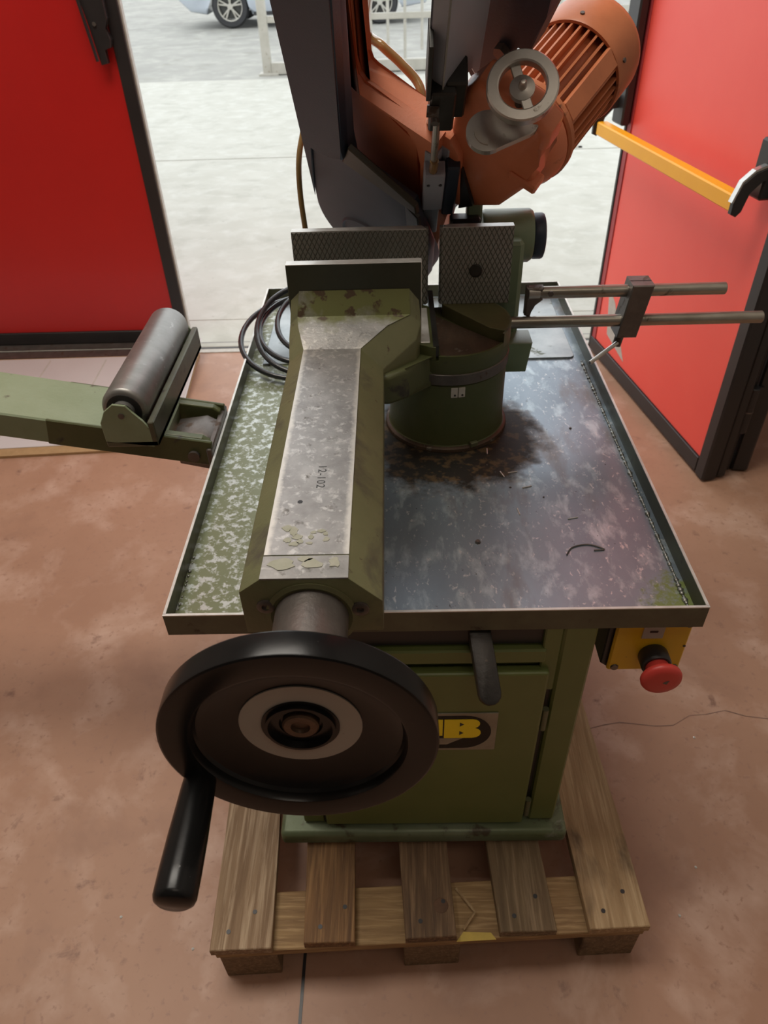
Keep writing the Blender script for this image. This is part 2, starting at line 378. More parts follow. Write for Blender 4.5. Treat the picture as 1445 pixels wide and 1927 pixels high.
struct(obj('trim_3', crack([(.40 + .045 * k, .33 + .012 * math.sin(k * 1.1) + .004 * k) for k in range(14)]), CRK))
struct(obj('ceiling', B().box(-3.8, 1.75, -3.2, 2.75, 5.0, 5.1), M['ceiling']))
struct(obj('wall_left', B().box(-3.9, -3.8, -3.2, 2.75, -.1, 5.1), M['wall']))
struct(obj('wall_right', B().box(1.75, 1.85, -3.2, 2.75, -.1, 5.1), M['wall']))
struct(obj('wall_front', B().box(-3.8, 1.75, -3.3, -3.2, -.1, 5.1), mat('dark_rear_wall', (0.12, 0.11, 0.10), .8, 0, ((0.09, 0.085, 0.08), 3))))
struct(obj('wall_back', B().box(-3.8, -2.22, 2.45, 2.75, -.1, 5.0).box(1.42, 1.75, 2.45, 2.75, -.1, 5.0).box(-2.22, 1.42, 2.45, 2.75, 4.15, 5.0), M['wall']))
# threshold: pale strip, dark groove and steel track across the doorway
th = sroot('trim_2', (0, YD, 0))
obj('track_rail', B().box(-2.22, 1.42, YD - .035, YD - .022, 0, .006), M['frame_black'], th)
obj('sill_strip', B().box(-2.22, 1.42, YD - .022, YD + .02, -.1, .008, .002), M['concrete'], th)
obj('guide_groove', B().box(-2.22, 1.42, YD + .02, YD + .05, -.1, -.004), M['brown_steel'], th)
obj('edge_strip', B().box(-1.02, 1.42, YD - .07, YD - .035, 0, .004), M['sticker'], th)
obj('door_track', B().box(-2.22, -1.02, YD - .10, YD - .036, 0, .010).box(-2.22, -1.02, YD - .02, YD + .034, .008, .011), M['brown_steel'], th)
# outdoor slabs
gr = sroot('ground', (0, 8, 0))
obj('slab', B().box(-14, 14, YD + .30, 5.93, -.12, -.002), M['concrete'], gr)
obj('slab', B().box(-14, 14, 5.95, 9.86, -.12, -.002), M['concrete'], gr)
obj('slab', B().box(-14, 14, 9.90, 34, -.14, -.010), M['yard'], gr)
obj('slab', B().box(-2.22, 1.42, YD + .05, YD + .30, -.12, -.004), M['concrete'], gr)
obj('joint_bed', B().box(-14, 14, 5, 10.2, -.2, -.018), M['yard'], gr)
# drain grate in the outdoor slab
dg = thing('drain_grate', 'grey slotted drain grate set in the concrete outside', 'grate', (1.36, 6.1, 0))
fb = B()
for x0, x1, y0, y1 in ((1.16, 1.56, 5.98, 6.01), (1.16, 1.56, 6.36, 6.39), (1.16, 1.19, 5.98, 6.39), (1.53, 1.56, 5.98, 6.39)): fb.box(x0, x1, y0, y1, -.004, .006)
obj('frame', fb, M['fence'], dg)
for k in range(11):
    obj('grate_bar', B().box(1.195 + k * .0315, 1.207 + k * .0315, 6.01, 6.36, -.002, .004), M['brown_steel'], dg)

# ---------------------------------------------------------------- left door leaf
dl = sroot('door_1', (-1.6, 2.36, 0))
def LD(x0, x1, y0, y1, z0, z1, bev=.002): return B().box(x0, x1, y0, y1, z0, z1, bev)
DY0, DY1 = 2.485, 2.535
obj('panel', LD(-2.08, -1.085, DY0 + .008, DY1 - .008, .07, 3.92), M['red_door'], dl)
obj('stile', LD(-1.085, -1.035, DY0, DY1, .012, 3.98), M['frame_black'], dl)
obj('stile', LD(-2.13, -2.08, DY0, DY1, .012, 3.98), M['frame_black'], dl)
obj('bottom_rail', LD(-2.08, -1.085, DY0, DY1, .012, .07), M['frame_black'], dl)
obj('top_rail', LD(-2.08, -1.085, DY0, DY1, 3.92, 3.98), M['frame_black'], dl)
obj('bottom_seal', B().box(-2.13, -1.035, DY0 + .01, DY0 + .02, .0, .012), M['rubber'], dl)
obj('edge_seal', LD(-1.035, -1.028, DY0 + .012, DY1 - .012, .02, 3.96, 0), M['sticker'], dl)
fb = B().box(-1.105, -1.070, DY0 - .03, DY0, .05, .16, .006)
obj('floor_bolt', fb, M['brown_steel'], dl)
# push-bar bracket (dark) on the left leaf
lt = obj('latch_bracket', B().prism([(-1.175, 1.42), (-1.075, 1.42), (-1.075, 1.30), (-1.092, 1.27), (-1.078, 1.235), (-1.085, 1.21), (-1.112, 1.205), (-1.108, 1.16), (-1.135, 1.155), (-1.150, 1.30)], -2.485, -2.455, Frame((0, 0, 0), (1, 0, 0), (0, 0, 1), (0, -1, 0)), .003), M['frame_black'], dl)
obj('screw', B().cyl((-1.125, 2.456, 1.285), (-1.125, 2.450, 1.285), .007, seg=12), M['chrome'], lt)
obj('latch_rod', B().cyl((-1.165, 2.44, 1.40), (-1.140, 2.44, 1.17), .006, seg=10), M['frame_black'], lt)

# ---------------------------------------------------------------- right door leaves (folding pair)
LP = Vector((.834, 2.342, 0)); le = Vector((.1697, -.9855, 0)); ln = Vector((-.9855, -.1697, 0))
RF = Frame(LP, le, ln, (0, 0, 1))      # x along the leaf towards the camera, y out of the face, z up
dr = sroot('door_2', tuple(LP))
def RB(*a, bev=.002, F=None): return B().box(*a, bev, F=F or RF)
obj('panel', RB(.05, .99, -.042, -.008, .07, 3.92), M['red_leaf_lit'], dr)
obj('stile', RB(.0, .016, -.05, 0, .012, 3.98), M['frame_black'], dr)
obj('edge_strip', RB(.016, .05, -.046, -.004, .02, 3.96), mat('dull_red_strip', (0.40, 0.05, 0.055), .5, 0, ((0.36, 0.04, 0.045), 8)), dr)
obj('bottom_rail', RB(.016, .99, -.05, 0, .012, .07), M['frame_black'], dr)
obj('top_rail', RB(.016, .99, -.05, 0, 3.92, 3.98), M['frame_black'], dr)
obj('stile', RB(.99, 1.045, -.055, 0, .005, 3.98, bev=.006), M['frame_black'], dr)
obj('edge_profile', RB(1.0, 1.035, -.095, -.058, .005, 3.98, bev=.006), M['frame_black'], dr)
# panic bar
pb = obj('panic_bar', RB(.01, .965, .075, .115, .900, .945, bev=.004), M['yellow_bar'], dr, label='yellow push bar')
for s0, dirn in ((.0, -1), (.966, 1)):
    pts = [(.0, .905), (.118, .905), (.125, .925), (.118, .955), (.085, .985), (.05, 1.02), (.03, 1.06), (.0, 1.06)] if dirn < 0 else [(.055, .965), (.085, .94), (.092, .905), (.105, .892), (.122, .90), (.120, .935), (.108, .970), (.08, .995), (.04, 1.01), (.0, 1.01), (.0, .965)]
    pts = [(.055, .985), (.085, .955), (.092, .905), (.105, .892), (.122, .90), (.122, .945), (.108, .980), (.08, 1.005), (.04, 1.02), (.0, 1.02), (.0, .985)]
    obj('bar_arm', B().prism(pts, s0 - (.016 if dirn < 0 else 0), s0 + (.0 if dirn < 0 else .02), Frame(RF.o, RF.y, RF.z, RF.x), .003), M['frame_black'], pb)
    obj('arm_cap', B().prism([(.123, .93), (.129, .932), (.112, .985), (.082, 1.012), (.04, 1.027), (.04, 1.020), (.08, 1.006), (.108, .981)], s0 - (.015 if dirn < 0 else -.001), s0 + (-.001 if dirn < 0 else .019), Frame(RF.o, RF.y, RF.z, RF.x)), M['chrome'], pb)
obj('lock_case', RB(-.045, .045, .0, .035, .93, 1.42, bev=.006), M['frame_black'], pb)
obj('hinge_case', RB(.925, .985, .0, .05, .93, 1.08, bev=.006), M['frame_black'], pb)
# creased paper stickers low on the leaf
obj('sticker', B().hull8([RF(.10, -.008, .33), RF(.17, -.008, .29), RF(.33, -.008, .10), RF(.15, -.008, .14), RF(.10, -.006, .33), RF(.17, -.006, .29), RF(.33, -.006, .10), RF(.15, -.006, .14)]), M['sticker'], dr, label='torn white paper sticker')
# second leaf folded behind, nearly parallel
d3 = sroot('door_3', (1.16, 1.36, 0))
v2 = Vector((1.33, 2.36, 0)) - Vector((1.165, 1.385, 0)); v2.normalize()
R2 = Frame((1.165, 1.385, 0), v2, Vector((-v2.y, v2.x, 0)), (0, 0, 1))
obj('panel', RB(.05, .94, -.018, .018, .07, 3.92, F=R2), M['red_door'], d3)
obj('stile', RB(-.015, .05, -.028, .028, .005, 3.98, bev=.006, F=R2), M['frame_black'], d3)
obj('edge_profile', RB(-.02, .03, .034, .062, .005, 3.98, bev=.006, F=R2), M['frame_black'], d3)
obj('stile', RB(.94, .99, -.025, .025, .005, 3.98, F=R2), M['frame_black'], d3)
obj('bottom_rail', RB(.05, .94, -.025, .025, .012, .07, F=R2), M['frame_black'], d3)
obj('top_rail', RB(.05, .94, -.025, .025, 3.92, 3.98, F=R2), M['frame_black'], d3)
hg = obj('hinge', B().cyl((1.115, 1.36, .18), (1.115, 1.36, .35), .018, seg=16, bev=.003), M['frame_black'], d3)
obj('hinge_leaf', B().box(1.085, 1.15, 1.366, 1.374, .185, .345), M['frame_black'], hg)
obj('hinge_collar', B().cyl((1.115, 1.36, .26), (1.115, 1.36, .264), .0195, seg=16), M['brown_steel'], hg)
obj('floor_guide', B().box(1.10, 1.15, 1.40, 1.47, .0, .03, .004), M['frame_black'], d3)

# ---------------------------------------------------------------- fence and gate outside
fr = thing('yard_fence', 'pale galvanised railing fence of upright bars outside the door', 'fence', (0.4, 10.3, 0))
FY = 10.2
obj('post', B().box(-1.70, -1.585, FY - .03, FY + .03, -.01, 1.9, .006), M['fence'], fr)
obj('base_rail', B().box(-1.585, 3.4, FY - .05, FY + .05, .0, .13, .006), M['fence'], fr)
obj('rail', B().box(-1.585, 3.4, FY - .02, FY + .02, .555, .625, .004), M['fence'], fr)
obj('top_rail', B().box(-1.585, 3.4, FY - .02, FY + .02, 1.7, 1.76, .004), M['fence'], fr)
obj('foot_plate', B().box(-1.75, -1.50, FY - .09, FY + .09, -.01, .015, .002), M['fence'], fr)
k = 0; x = -1.36
while x < 3.3:
    full = k % 2 == 1
    obj('upright_bar', B().cyl((x, FY, .13 if full else .22), (x, FY, 1.7), .019, seg=8), M['fence'], fr)
    x += .215; k += 1

# ---------------------------------------------------------------- silver car
car = thing('car', 'silver car parked behind the fence, only its lower side showing', 'car', (-1.4, 16.2, 0))
CY = 15.45
def arch(cx, r, n=9): return [(cx + r * math.cos(PI - PI * k / (n - 1)), .33 + r * math.sin(PI - PI * k / (n - 1))) for k in range(n)]
prof = [(-3.92, .46), (-3.72, .27), (-3.42, .22)] + arch(-2.98, .40) + [(-2.58, .20), (-.62, .20)] + arch(-.22, .40) + [(.18, .24), (.62, .30), (.78, .55), (.74, .95), (.55, 1.02), (.25, 1.30), (-.35, 1.46), (-1.45, 1.46), (-2.15, 1.22), (-2.55, 1.02), (-3.45, .90), (-3.85, .72)]
CF = Frame((0, 0, 0), (1, 0, 0), (0, 0, 1), (0, -1, 0))
obj('body', B().prism(prof, -CY - 1.72, -CY, CF, .05, 2), M['car'], car, smooth=40)
obj('side_window', B().prism([(-2.35, 1.02), (-2.05, 1.17), (-1.42, 1.38), (-1.3, 1.38), (-1.3, 1.0)], -CY - .01, -CY + .006, CF), M['glass_dark'], car)
obj('side_window', B().prism([(-1.2, 1.0), (-1.2, 1.38), (-.4, 1.38), (.1, 1.20), (.25, 1.02)], -CY - .01, -CY + .006, CF), M['glass_dark'], car)
obj('sill_trim', B().box(-2.55, -.62, CY - .012, CY, .19, .25), M['rubber'], car)
obj('door_seam', B().box(-1.255, -1.245, CY - .006, CY, .26, 1.0), M['rubber'], car)
for yy in (CY + .02, CY + 1.50):
    for cx in (-2.98, -.22):
        w = obj('tyre', B().lathe([(.225, 0), (.31, 0), (.335, .03), (.335, .17), (.31, .2), (.225, .2), (.225, 0)], Frame((cx, yy, .335), (1, 0, 0), (0, 0, 1), (0, 1, 0)), 36, close=False), M['rubber'], car, smooth=40)
        wb = B().lathe([(.215, .004), (.228, -.004), (.228, .18), (.215, .18), (.215, .004)], Frame((cx, yy, .335), (1, 0, 0), (0, 0, 1), (0, 1, 0)), 32, close=False)
        for q in range(5):
            a = q * 2 * PI / 5 + .3
            for da in (-.16, .16):
                c0 = Vector((cx + .04 * math.cos(a), yy + .03, .335 + .04 * math.sin(a))); c1 = Vector((cx + .22 * math.cos(a + da), yy + .02, .335 + .22 * math.sin(a + da)))
                wb.cyl(c0, c1, .016, .013, 6)
        wb.cyl((cx, yy + .01, .335), (cx, yy + .05, .335), .05, seg=14)
        obj('wheel_rim', wb, M['fence'], w, smooth=40)
        obj('brake_disc', B().cyl((cx, yy + .09, .335), (cx, yy + .11, .335), .2, seg=24), M['dark_steel'], w)

# ---------------------------------------------------------------- board lying on the floor
cb_ = thing('white_board_sheet', 'large white-faced sheet lying on the floor by the left door', 'board', (-1.35, 2.0, 0))
def sheet(pts, z0, z1):
    n = len(pts); b = B(); return b.prism(pts, z0, z1)
CP = [(-2.6, 1.46), (-1.561, 1.547), (-1.056, 1.578), (-.900, 1.60), (-.925, 1.85), (-.955, 2.2), (-.960, 2.35), (-2.7, 2.33)]
b = B(); n = len(CP)
zt = lambda x, y: .012 + max(0, (y - 1.9)) * (.13 if x > -1.0 else .0)
vs = [(x, y, 0.001) for x, y in CP] + [(x, y, .011) for x, y in CP]
b._add(vs, [tuple(reversed(range(n))), tuple(range(n, 2 * n))] + [(i, (i + 1) % n, n + (i + 1) % n, n + i) for i in range(n)])
obj('core', b, M['card_edge'], cb_)
obj('face_sheet', B().prism([(x + (.03 if k in (0, 7) else -.006), y + (.05 if k < 4 else (0 if k < 6 else -.01))) for k, (x, y) in enumerate(CP)], .011, .0135), M['card'], cb_)
# upturned torn flap at the right end
fl = B(); A = [(-.985, 1.80, .014), (-.925, 1.78, .014), (-.935, 2.35, .09), (-1.0, 2.34, .02)]
fl.hull8([Vector(p) for p in A] + [Vector(p) + Vector((-.003, 0, .004)) for p in A])
obj('torn_flap', fl, M['card'], cb_)
for xx in (-1.62, -1.36):
    obj('fold_crease', B().hull8([(xx, 1.64, .0135), (xx + .006, 1.64, .0135), (xx - .022, 2.31, .0135), (xx - .028, 2.31, .0135), (xx, 1.64, .0145), (xx + .006, 1.64, .0145), (xx - .022, 2.31, .0145), (xx - .028, 2.31, .0145)]), M['sticker'], cb_)

# ================================================================ PALLET
ca, sa = math.cos(.0456), math.sin(.0456)
pal = thing('wooden_pallet', 'worn wooden pallet of spaced boards under the green saw', 'pallet', (-.003, -.196, 0))
PF = Frame((-.003, -.196, 0), (ca, sa, 0), (-sa, ca, 0), (0, 0, 1))
boards = [(-.398, -.290, W1), (-.231, -.136, W2), (-.048, .047, wood('pallet_wood_dark', (0.17, 0.10, 0.05), (0.08, 0.045, 0.025), (0.26, 0.16, 0.085))), (.124, .226, wood('pallet_wood_dark_grey', (0.20, 0.135, 0.07), (0.11, 0.07, 0.035), (0.29, 0.205, 0.12))), (.288, .396, W3)]
for k, (x0, x1, mw) in enumerate(boards):
    yo = [-.0, .004, .002, .004, .0][k]
    bb = B()
    ns = 6; pts = []
    for s in range(ns + 1):
        t = s / ns; pts.append((x0 + random.uniform(-.002, .002), yo + t * (1.2 - yo)))
    for s in range(ns, -1, -1):
        t = s / ns; pts.append((x1 + random.uniform(-.003, .003), yo + random.uniform(-.003, .003) * (s == 0) + t * (1.2 - yo)))
    bb.prism(pts, .122, .144, PF, .0015)
    db = obj('deck_board', bb, mw, pal)
    for yy in (.03, .062):
        nx = x0 + (.03 if yy < .05 else .075)
        obj('nail_head', B().cyl(PF(nx, yy, .1435), PF(nx, yy, .1448), .0042, seg=8), M['frame_black'], db)
    if k == 2: obj('wood_knot', B().cyl(PF(.022, .055, .1435), PF(.022, .055, .1446), .015, .013, seg=14), mat('knot_wood', (0.09, 0.045, 0.022), .7, 0, ((0.14, 0.07, 0.035), 60)), db)
# knot clusters on the two grey boards
for yy in (.0, .55, 1.09):
    obj('cross_board', B().box(-.394, .392, yy + .003, yy + .105, .100, .1215, .0015, F=PF), WX, pal)
for xx in (-.39, -.05, .285):
    for yy in (.006, .55, 1.09):
        obj('block', B().box(xx, xx + .105, yy, yy + .10, .0, .0995, .002, F=PF), W4, pal)
obj('splinter', B().tube([PF(.060, .018, .128), PF(.085, .045, .132), PF(.055, .09, .130)], .0025, 5), W3, pal)
obj('bare_chip', B().prism([(.045, .0), (.118, .0), (.11, .012), (.06, .016)], .1216, .1226, PF), mat('fresh_yellow_wood', (0.62, 0.44, 0.08), .6, 0, ((0.5, 0.36, 0.07), 40)), pal)

# ================================================================ BAND SAW (one machine)
saw = thing('band_saw', 'green and orange metal-cutting band saw standing on the wooden pallet', 'machine', (0, .5, .144))
# ---- cabinet
cab = obj('cabinet', B().box(-.245, .243, .012, .95, .19, .752).box(-.245, -.205, .0, .014, .19, .752, .002).box(.193, .243, .0, .014, .19, .752, .004), M['green'], saw)
obj('base_plate', B().box(-.292, .268, -.024, 1.0, .1445, .185, .010, 3), mat('base_channel_paint', (0.12, 0.16, 0.075), .4, .2, ((0.20, 0.24, 0.16), 7), [((0.07, 0.06, 0.035), 18, .56, .64), ((0.35, 0.37, 0.32), 12, .66, .72)], bump=(60, .3)), saw, smooth=50)
obj('upper_opening', B().box(-.205, .165, .0105, .0125, .705, .75), M['frame_black'], cab)
obj('frame_rail', B().box(-.205, .172, -.002, .012, .672, .703, .003), M['green'], cab)
obj('frame_stile', B().box(.166, .193, .002, .012, .60, .752, .002), M['green'], cab)
cdo = obj('cabinet_door', B().box(-.20, .180, -.010, .010, .195, .657, .004, 2), M['green'], saw)
obj('door_gap', B().box(.181, .192, .0115, .0135, .19, .672), M['frame_black'], cdo)
obj('door_gap', B().box(-.205, .192, .0113, .0125, .658, .671), M['frame_black'], cdo)
obj('door_gap', B().box(-.2035, -.2005, -.001, .0125, .19, .657), M['frame_black'], cdo)
for z in (.50, .215): obj('hinge', B().cyl((.1865, -.002, z), (.1865, -.002, z + .055), .0055, seg=12), M['green_worn'], cdo, smooth=40)
# nameplate with black oval and yellow letters; most of it hides behind the handwheel
npx, npz = (-.075, .108), (.455, .560)
npl = obj('nameplate', B().box(npx[0], npx[1], -.0125, -.0098, npz[0], npz[1], .0006), M['plate'], saw)
NF = Frame((0, 0, 0), (1, 0, 0), (0, 0, 1), (0, -1, 0))
zc = .508; rr = .046
ov = circ(rr, 16, (.053, zc), -PI / 2, PI / 2, True) + circ(rr, 16, (-.02, zc), PI / 2, 1.5 * PI, True)
obj('black_oval', B().prism(ov, .0125, .0131, NF), M['black'], npl)
def letter(poly): return obj('letter', B().prism(poly, .0131, .0137, NF), M['yellow_print'], npl)
zt_, zb_ = .545, .493
letter([(-.012, zb_), (-.002, zb_), (-.002, .53), (.008, .50), (.018, .50), (.018, zt_), (.000, zt_), (-.012, zt_)])
zm = (zt_ + zb_) / 2 + .001
Bp = [(.0205, zb_), (.066, zb_)] + circ(.0140, 7, (.068, zb_ + .0140), -PI / 2, PI * .42, True) + circ(.0125, 7, (.067, zt_ - .0125), -PI * .40, PI / 2, True) + [(.0205, zt_)]
letter(Bp)
obj('letter_counter', B().prism([(.046, zm + .006), (.046, zm + .017), (.053, zm + .0115)], .0137, .0141, NF), M['frame_black'], npl)
obj('letter_counter', B().prism([(.046, zm - .018), (.046, zm - .007), (.053, zm - .0125)], .0137, .0141, NF), M['frame_black'], npl)
obj('silver_swoosh', B().prism([(-.02, .474), (.026, .474), (.052, zb_ - .001), (-.02, zb_ - .001)], .0131, .0136, NF), M['plate'], npl)

# ---- drip tray
TX, TY1, TZ, TF = .393, 1.19, .790, .757
tr = obj('drip_tray', B().box(-TX + .003, TX - .003, .003, TY1 - .003, TF - .004, TF), M['tray'], saw)
t = .0035
obj('tray_wall', B().box(-TX, TX, 0, t, .7485, TZ - .0012), M['tray_side'], tr)
obj('tray_wall', B().box(-TX, TX, TY1 - t, TY1, .7485, TZ - .0012), M['tray_side'], tr)
obj('tray_wall', B().box(-TX, -TX + t, t, TY1 - t, .7485, TZ - .0012), M['tray_side'], tr)
obj('tray_wall', B().box(TX - t, TX, t, TY1 - t, .7485, TZ - .0012), M['tray_side'], tr)
for (x0, x1, y0, y1) in ((-TX, TX, 0, t), (-TX, TX, TY1 - t, TY1), (-TX, -TX + t, t, TY1 - t), (TX - t, TX, t, TY1 - t)):
    obj('rim_edge', B().box(x0 - .0003, x1 + .0003, y0 - .0003, y1 + .0003, TZ - .0012, TZ + .0005), M['bright_edge'], tr)
# lumpy weld bead along right and front-left inner corners
def bead(p0, p1, nn, r=.0028):
    b = B(); p0 = Vector(p0); p1 = Vector(p1)
    for k in range(nn):
        c = p0.lerp(p1, (k + random.uniform(.2, .8)) / nn); q = r * random.uniform(.6, 1.25)
        m = Matrix.Translation(c) @ Matrix.Diagonal((q * random.uniform(.8, 1.6), q * random.uniform(1.2, 2.4), q, 1))
        bmesh.ops.create_icosphere(b.bm, subdivisions=1, radius=1, matrix=m)
    return b
w = obj('weld_bead', bead((.379, .01, TF + .001), (.379, .80, TF + .001), 150), M['weld'], tr, smooth=80); w['kind'] = 'stuff'
w = obj('weld_bead', bead((-.386, .01, TF + .001), (-.386, .16, TF + .001), 12, .002), M['weld'], tr, smooth=80); w['kind'] = 'stuff'
# raised cover plate at the back with a rounded corner
cp = [(-.36, .815)] + [(.355, .815)] + circ(.012, 5, (.355, .827), -PI / 2, 0, True) + [(.367, 1.17), (-.36, 1.17)]
cpl = obj('cover_plate', B().prism(cp, TF, TF + .004, WORLD, .001), M['tray_plate'], tr)
obj('round_boss', B().cyl((.232, .87, TF + .004), (.232, .87, TF + .0065), .028, .024, seg=24), M['tray_plate'], cpl)
for sx in (-1, 1): obj('tray_foot', B().cyl((sx * .372, .02, .7485), (sx * .372, .02, .741), .012, .009, seg=12), M['frame_black'], tr)
# curved scrape on the tray and small chips
obj('curved_shaving', B().tube(bez([(.222, .148, TF + .0015), (.235, .166, TF + .0015), (.262, .172, TF + .0015), (.285, .160, TF + .0015), (.268, .158, TF + .0015)], 6), .0012, 5), M['brown_steel'], tr)
for (x, y, s) in ((.082, .183, .0052), (.155, .33, .0022), (.065, .36, .002), (.30, .52, .003), (.12, .40, .002), (.21, .30, .0018)):
    obj('metal_chip', B().cyl((x, y, TF), (x, y, TF + s * .8), s, s * .7, seg=7), M['brown_steel'], tr)
for (x, y, a) in ((.125, .445, 1.5), (.145, .37, 1.9), (.165, .375, .2), (.25, .24, .2), (.16, .26, 1.7), (.185, .33, .3)):
    dx, dy = math.cos(a) * .009, math.sin(a) * .009
    obj('metal_chip', B().cyl((x - dx, y - dy, TF + .001), (x + dx, y + dy, TF + .0012), .0010, seg=5), M['bright_edge'], tr)

# ---- lever under the tray
lv = B(); LF = axis_frame((.068, .02, .735), Vector((.082, -.075, .668)) - Vector((.068, .02, .735)))
lv.prism([(-.017, 0), (.017, 0), (.017, .10)] + circ(.017, 8, (0, .10), 0, PI, True)[1:-1] + [(-.017, .10)], -.009, .009, Frame(LF.o, LF.x, LF.z, LF.y), .004, 2)
lvo = obj('clamp_lever', lv, mat('worn_black_lever', (0.022, 0.020, 0.018), .38, .2, ((0.035, 0.03, 0.026), 20), [((0.12, 0.09, 0.07), 30, .62, .7, .45, .3)], bump=(90, .3)), saw, smooth=40, label='dark worn flat lever under the tray')
obj('lever_pivot', B().cyl((.055, .03, .733), (.082, .03, .733), .012, seg=14), M['dark_steel'], lvo)

# ---- emergency stop box
eb = obj('stop_box', B().box(.279, .393, .022, .030, .622, .747, .003), M['yellow'], saw, label='yellow faced control box under the tray corner')
obj('box_back', B().prism([(.270, .630), (.282, .620), (.390, .620), (.390, .747), (.270, .747)], -.095, -.0305, NF, .002), M['frame_black'], eb)
for (x, z) in ((.294, .732), (.386, .730), (.290, .631), (.384, .629)):
    obj('screw', B().cyl((x, .022, z), (x, .0195, z), .0065, .0055, seg=14), M['brown_steel'], eb)
ip = obj('indicator_plate', B().box(.319, .351, .0200, .022, .700, .733, .0006), M['ring_white'], eb)
obj('legend_mark', B().box(.329, .341, .0192, .020, .7145, .718, 0), M['dark_steel'], ip)
obj('pin_hole', B().cyl((.389, .0215, .680), (.389, .0212, .680), .0024, seg=8), M['frame_black'], eb)
eF = Frame((.343, .022, .664), (1, 0, 0), (0, 0, 1), (0, -1, 0))
obj('button_collar', B().lathe([(.021, 0), (.023, .004), (.023, .024), (.021, .027), (.0, .027)], eF, 28), M['frame_black'], eb, smooth=40)
bt = obj('stop_button', B().lathe([(.017, .020), (.018, .034), (.026, .041), (.0305, .045), (.031, .050), (.029, .054), (.02, .0565), (.0, .0575)], eF, 36), M['red_button'], eb, smooth=50)
obj('worn_mark', B().prism([(.0, -.001), (.006, -.004), (.009, .004), (.003, .003)], .0572, .0578, eF), M['brown_steel'], bt)

# ---- turntable
TC = (.052, .565)
tcF = Frame((TC[0], TC[1], 0), (1, 0, 0), (0, 1, 0), (0, 0, 1))
tb = obj('turntable_base', B().lathe([(.118, TF), (.119, TF + .006), (.115, TF + .012), (.1135, .80), (.1135, .897), (.111, .899)], tcF, 56), M['green_dark'], saw, smooth=30)
obj('foot_ring', B().lathe([(.1165, TF + .0), (.123, TF + .001), (.122, TF + .007), (.1175, TF + .010), (.1165, TF + .010)], tcF, 56), M['rust'], tb, smooth=40)
for (a, s) in ((-1.52, 0), (-1.40, 1)):
    q = Frame((TC[0] + .1135 * math.cos(a), TC[1] + .1135 * math.sin(a), .886), (-math.sin(a), math.cos(a), 0), (0, 0, 1), (math.cos(a), math.sin(a), 0))
    tg = obj('scale_tag', B().box(-.0062, .0062, -.011, .009, -.001, .002, .0006, F=q), M['sticker'], tb)
    obj('rivet', B().cyl(q(.001, -.006, .002), q(.001, -.006, .0026), .0022, seg=8), M['dark_steel'], tg)
obj('clip_block', B().box(-.010, .006, -.005, .005, -.002, .006, .001, F=Frame((TC[0] + .118 * math.cos(-1.15), TC[1] + .118 * math.sin(-1.15), TF + .012), (-math.sin(-1.15), math.cos(-1.15), 0), (0, 0, 1), (math.cos(-1.15), math.sin(-1.15), 0))), M['green_worn'], tb)
tt = obj('turntable', B().lathe([(.1135, .8995), (.1145, .924), (.1160, .927), (.1165, .9495), (.0, .9495)], tcF, 56), M['green_dark'], saw, smooth=30)
obj('scale_band', B().lathe([(.1140, .9005), (.1162, .901), (.1168, .921), (.1145, .9225)], tcF, 56, close=False), M['brown_steel'], tt, smooth=40)
# raised table pieces around the rusty swivel recess
def arcp(a0, a1, r, n=14): return circ(r, n, TC, a0, a1, True)
angL = math.atan2(-.115, -.030)
pl = arcp(angL - 2.2, angL, .1165, 20) + [(.027, .62)]
obj('table_land', B().prism([(x, y) for x, y in pl], .9495, .976, WORLD, .001), M['green_dark'], tt)
aR = math.atan2(.523 - TC[1], .128 - TC[0])
pr = [(.044, .635)] + [(.128 - .004, .528)] + arcp(aR + .02, 1.15, .1165, 12) + [(.05, .66)]
obj('table_land', B().prism(pr, .9495, .976, WORLD, .001), mat('table_top_olive', (0.13, 0.125, 0.05), .45, .2, ((0.09, 0.08, 0.035), 10)), tt)
obj('rim_lip', B().lathe([(.113, .9495), (.1168, .9495), (.1168, .9765), (.113, .9765)], tcF, 14, False, aR - .1, .75), M['green_worn'], tt)
obj('slot_floor', B().prism([(.029, .625), (.120, .526)] + list(reversed(arcp(-1.75, aR - .1, .1155, 14))), .9497, .957, WORLD, 0), M['rust'], tt)
obj('front_lip', B().lathe([(.1120, .9495), (.1166, .9495), (.1166, .9590), (.1120, .9590)], tcF, 20, False, -1.78, aR - .1), M['green_dark'], tt)
obj('ledge_bracket', B().prism([(-.085, .385), (-.060, .385), (-.028, .405), (.005, .455), (.035, .458), (.035, .62), (-.085, .62)], .9005, .958, WORLD, .008, 2), M['green_dark'], tt, smooth=50)
obj('blade_slot', B().box(.018, .028, .455, .70, .957, .9772), M['dark_steel'], tt)
obj('slide_strip', B().box(-.006, .013, .470, .615, .960, .978, .001), M['bright_edge'], tt)
# block with pale top right of the turntable
obj('stop_bracket', B().prism([(.160, .842), (.214, .842), (.222, .905), (.160, .905)], -.665, -.600, NF, .004, 2), M['green_light'], tt, smooth=40)

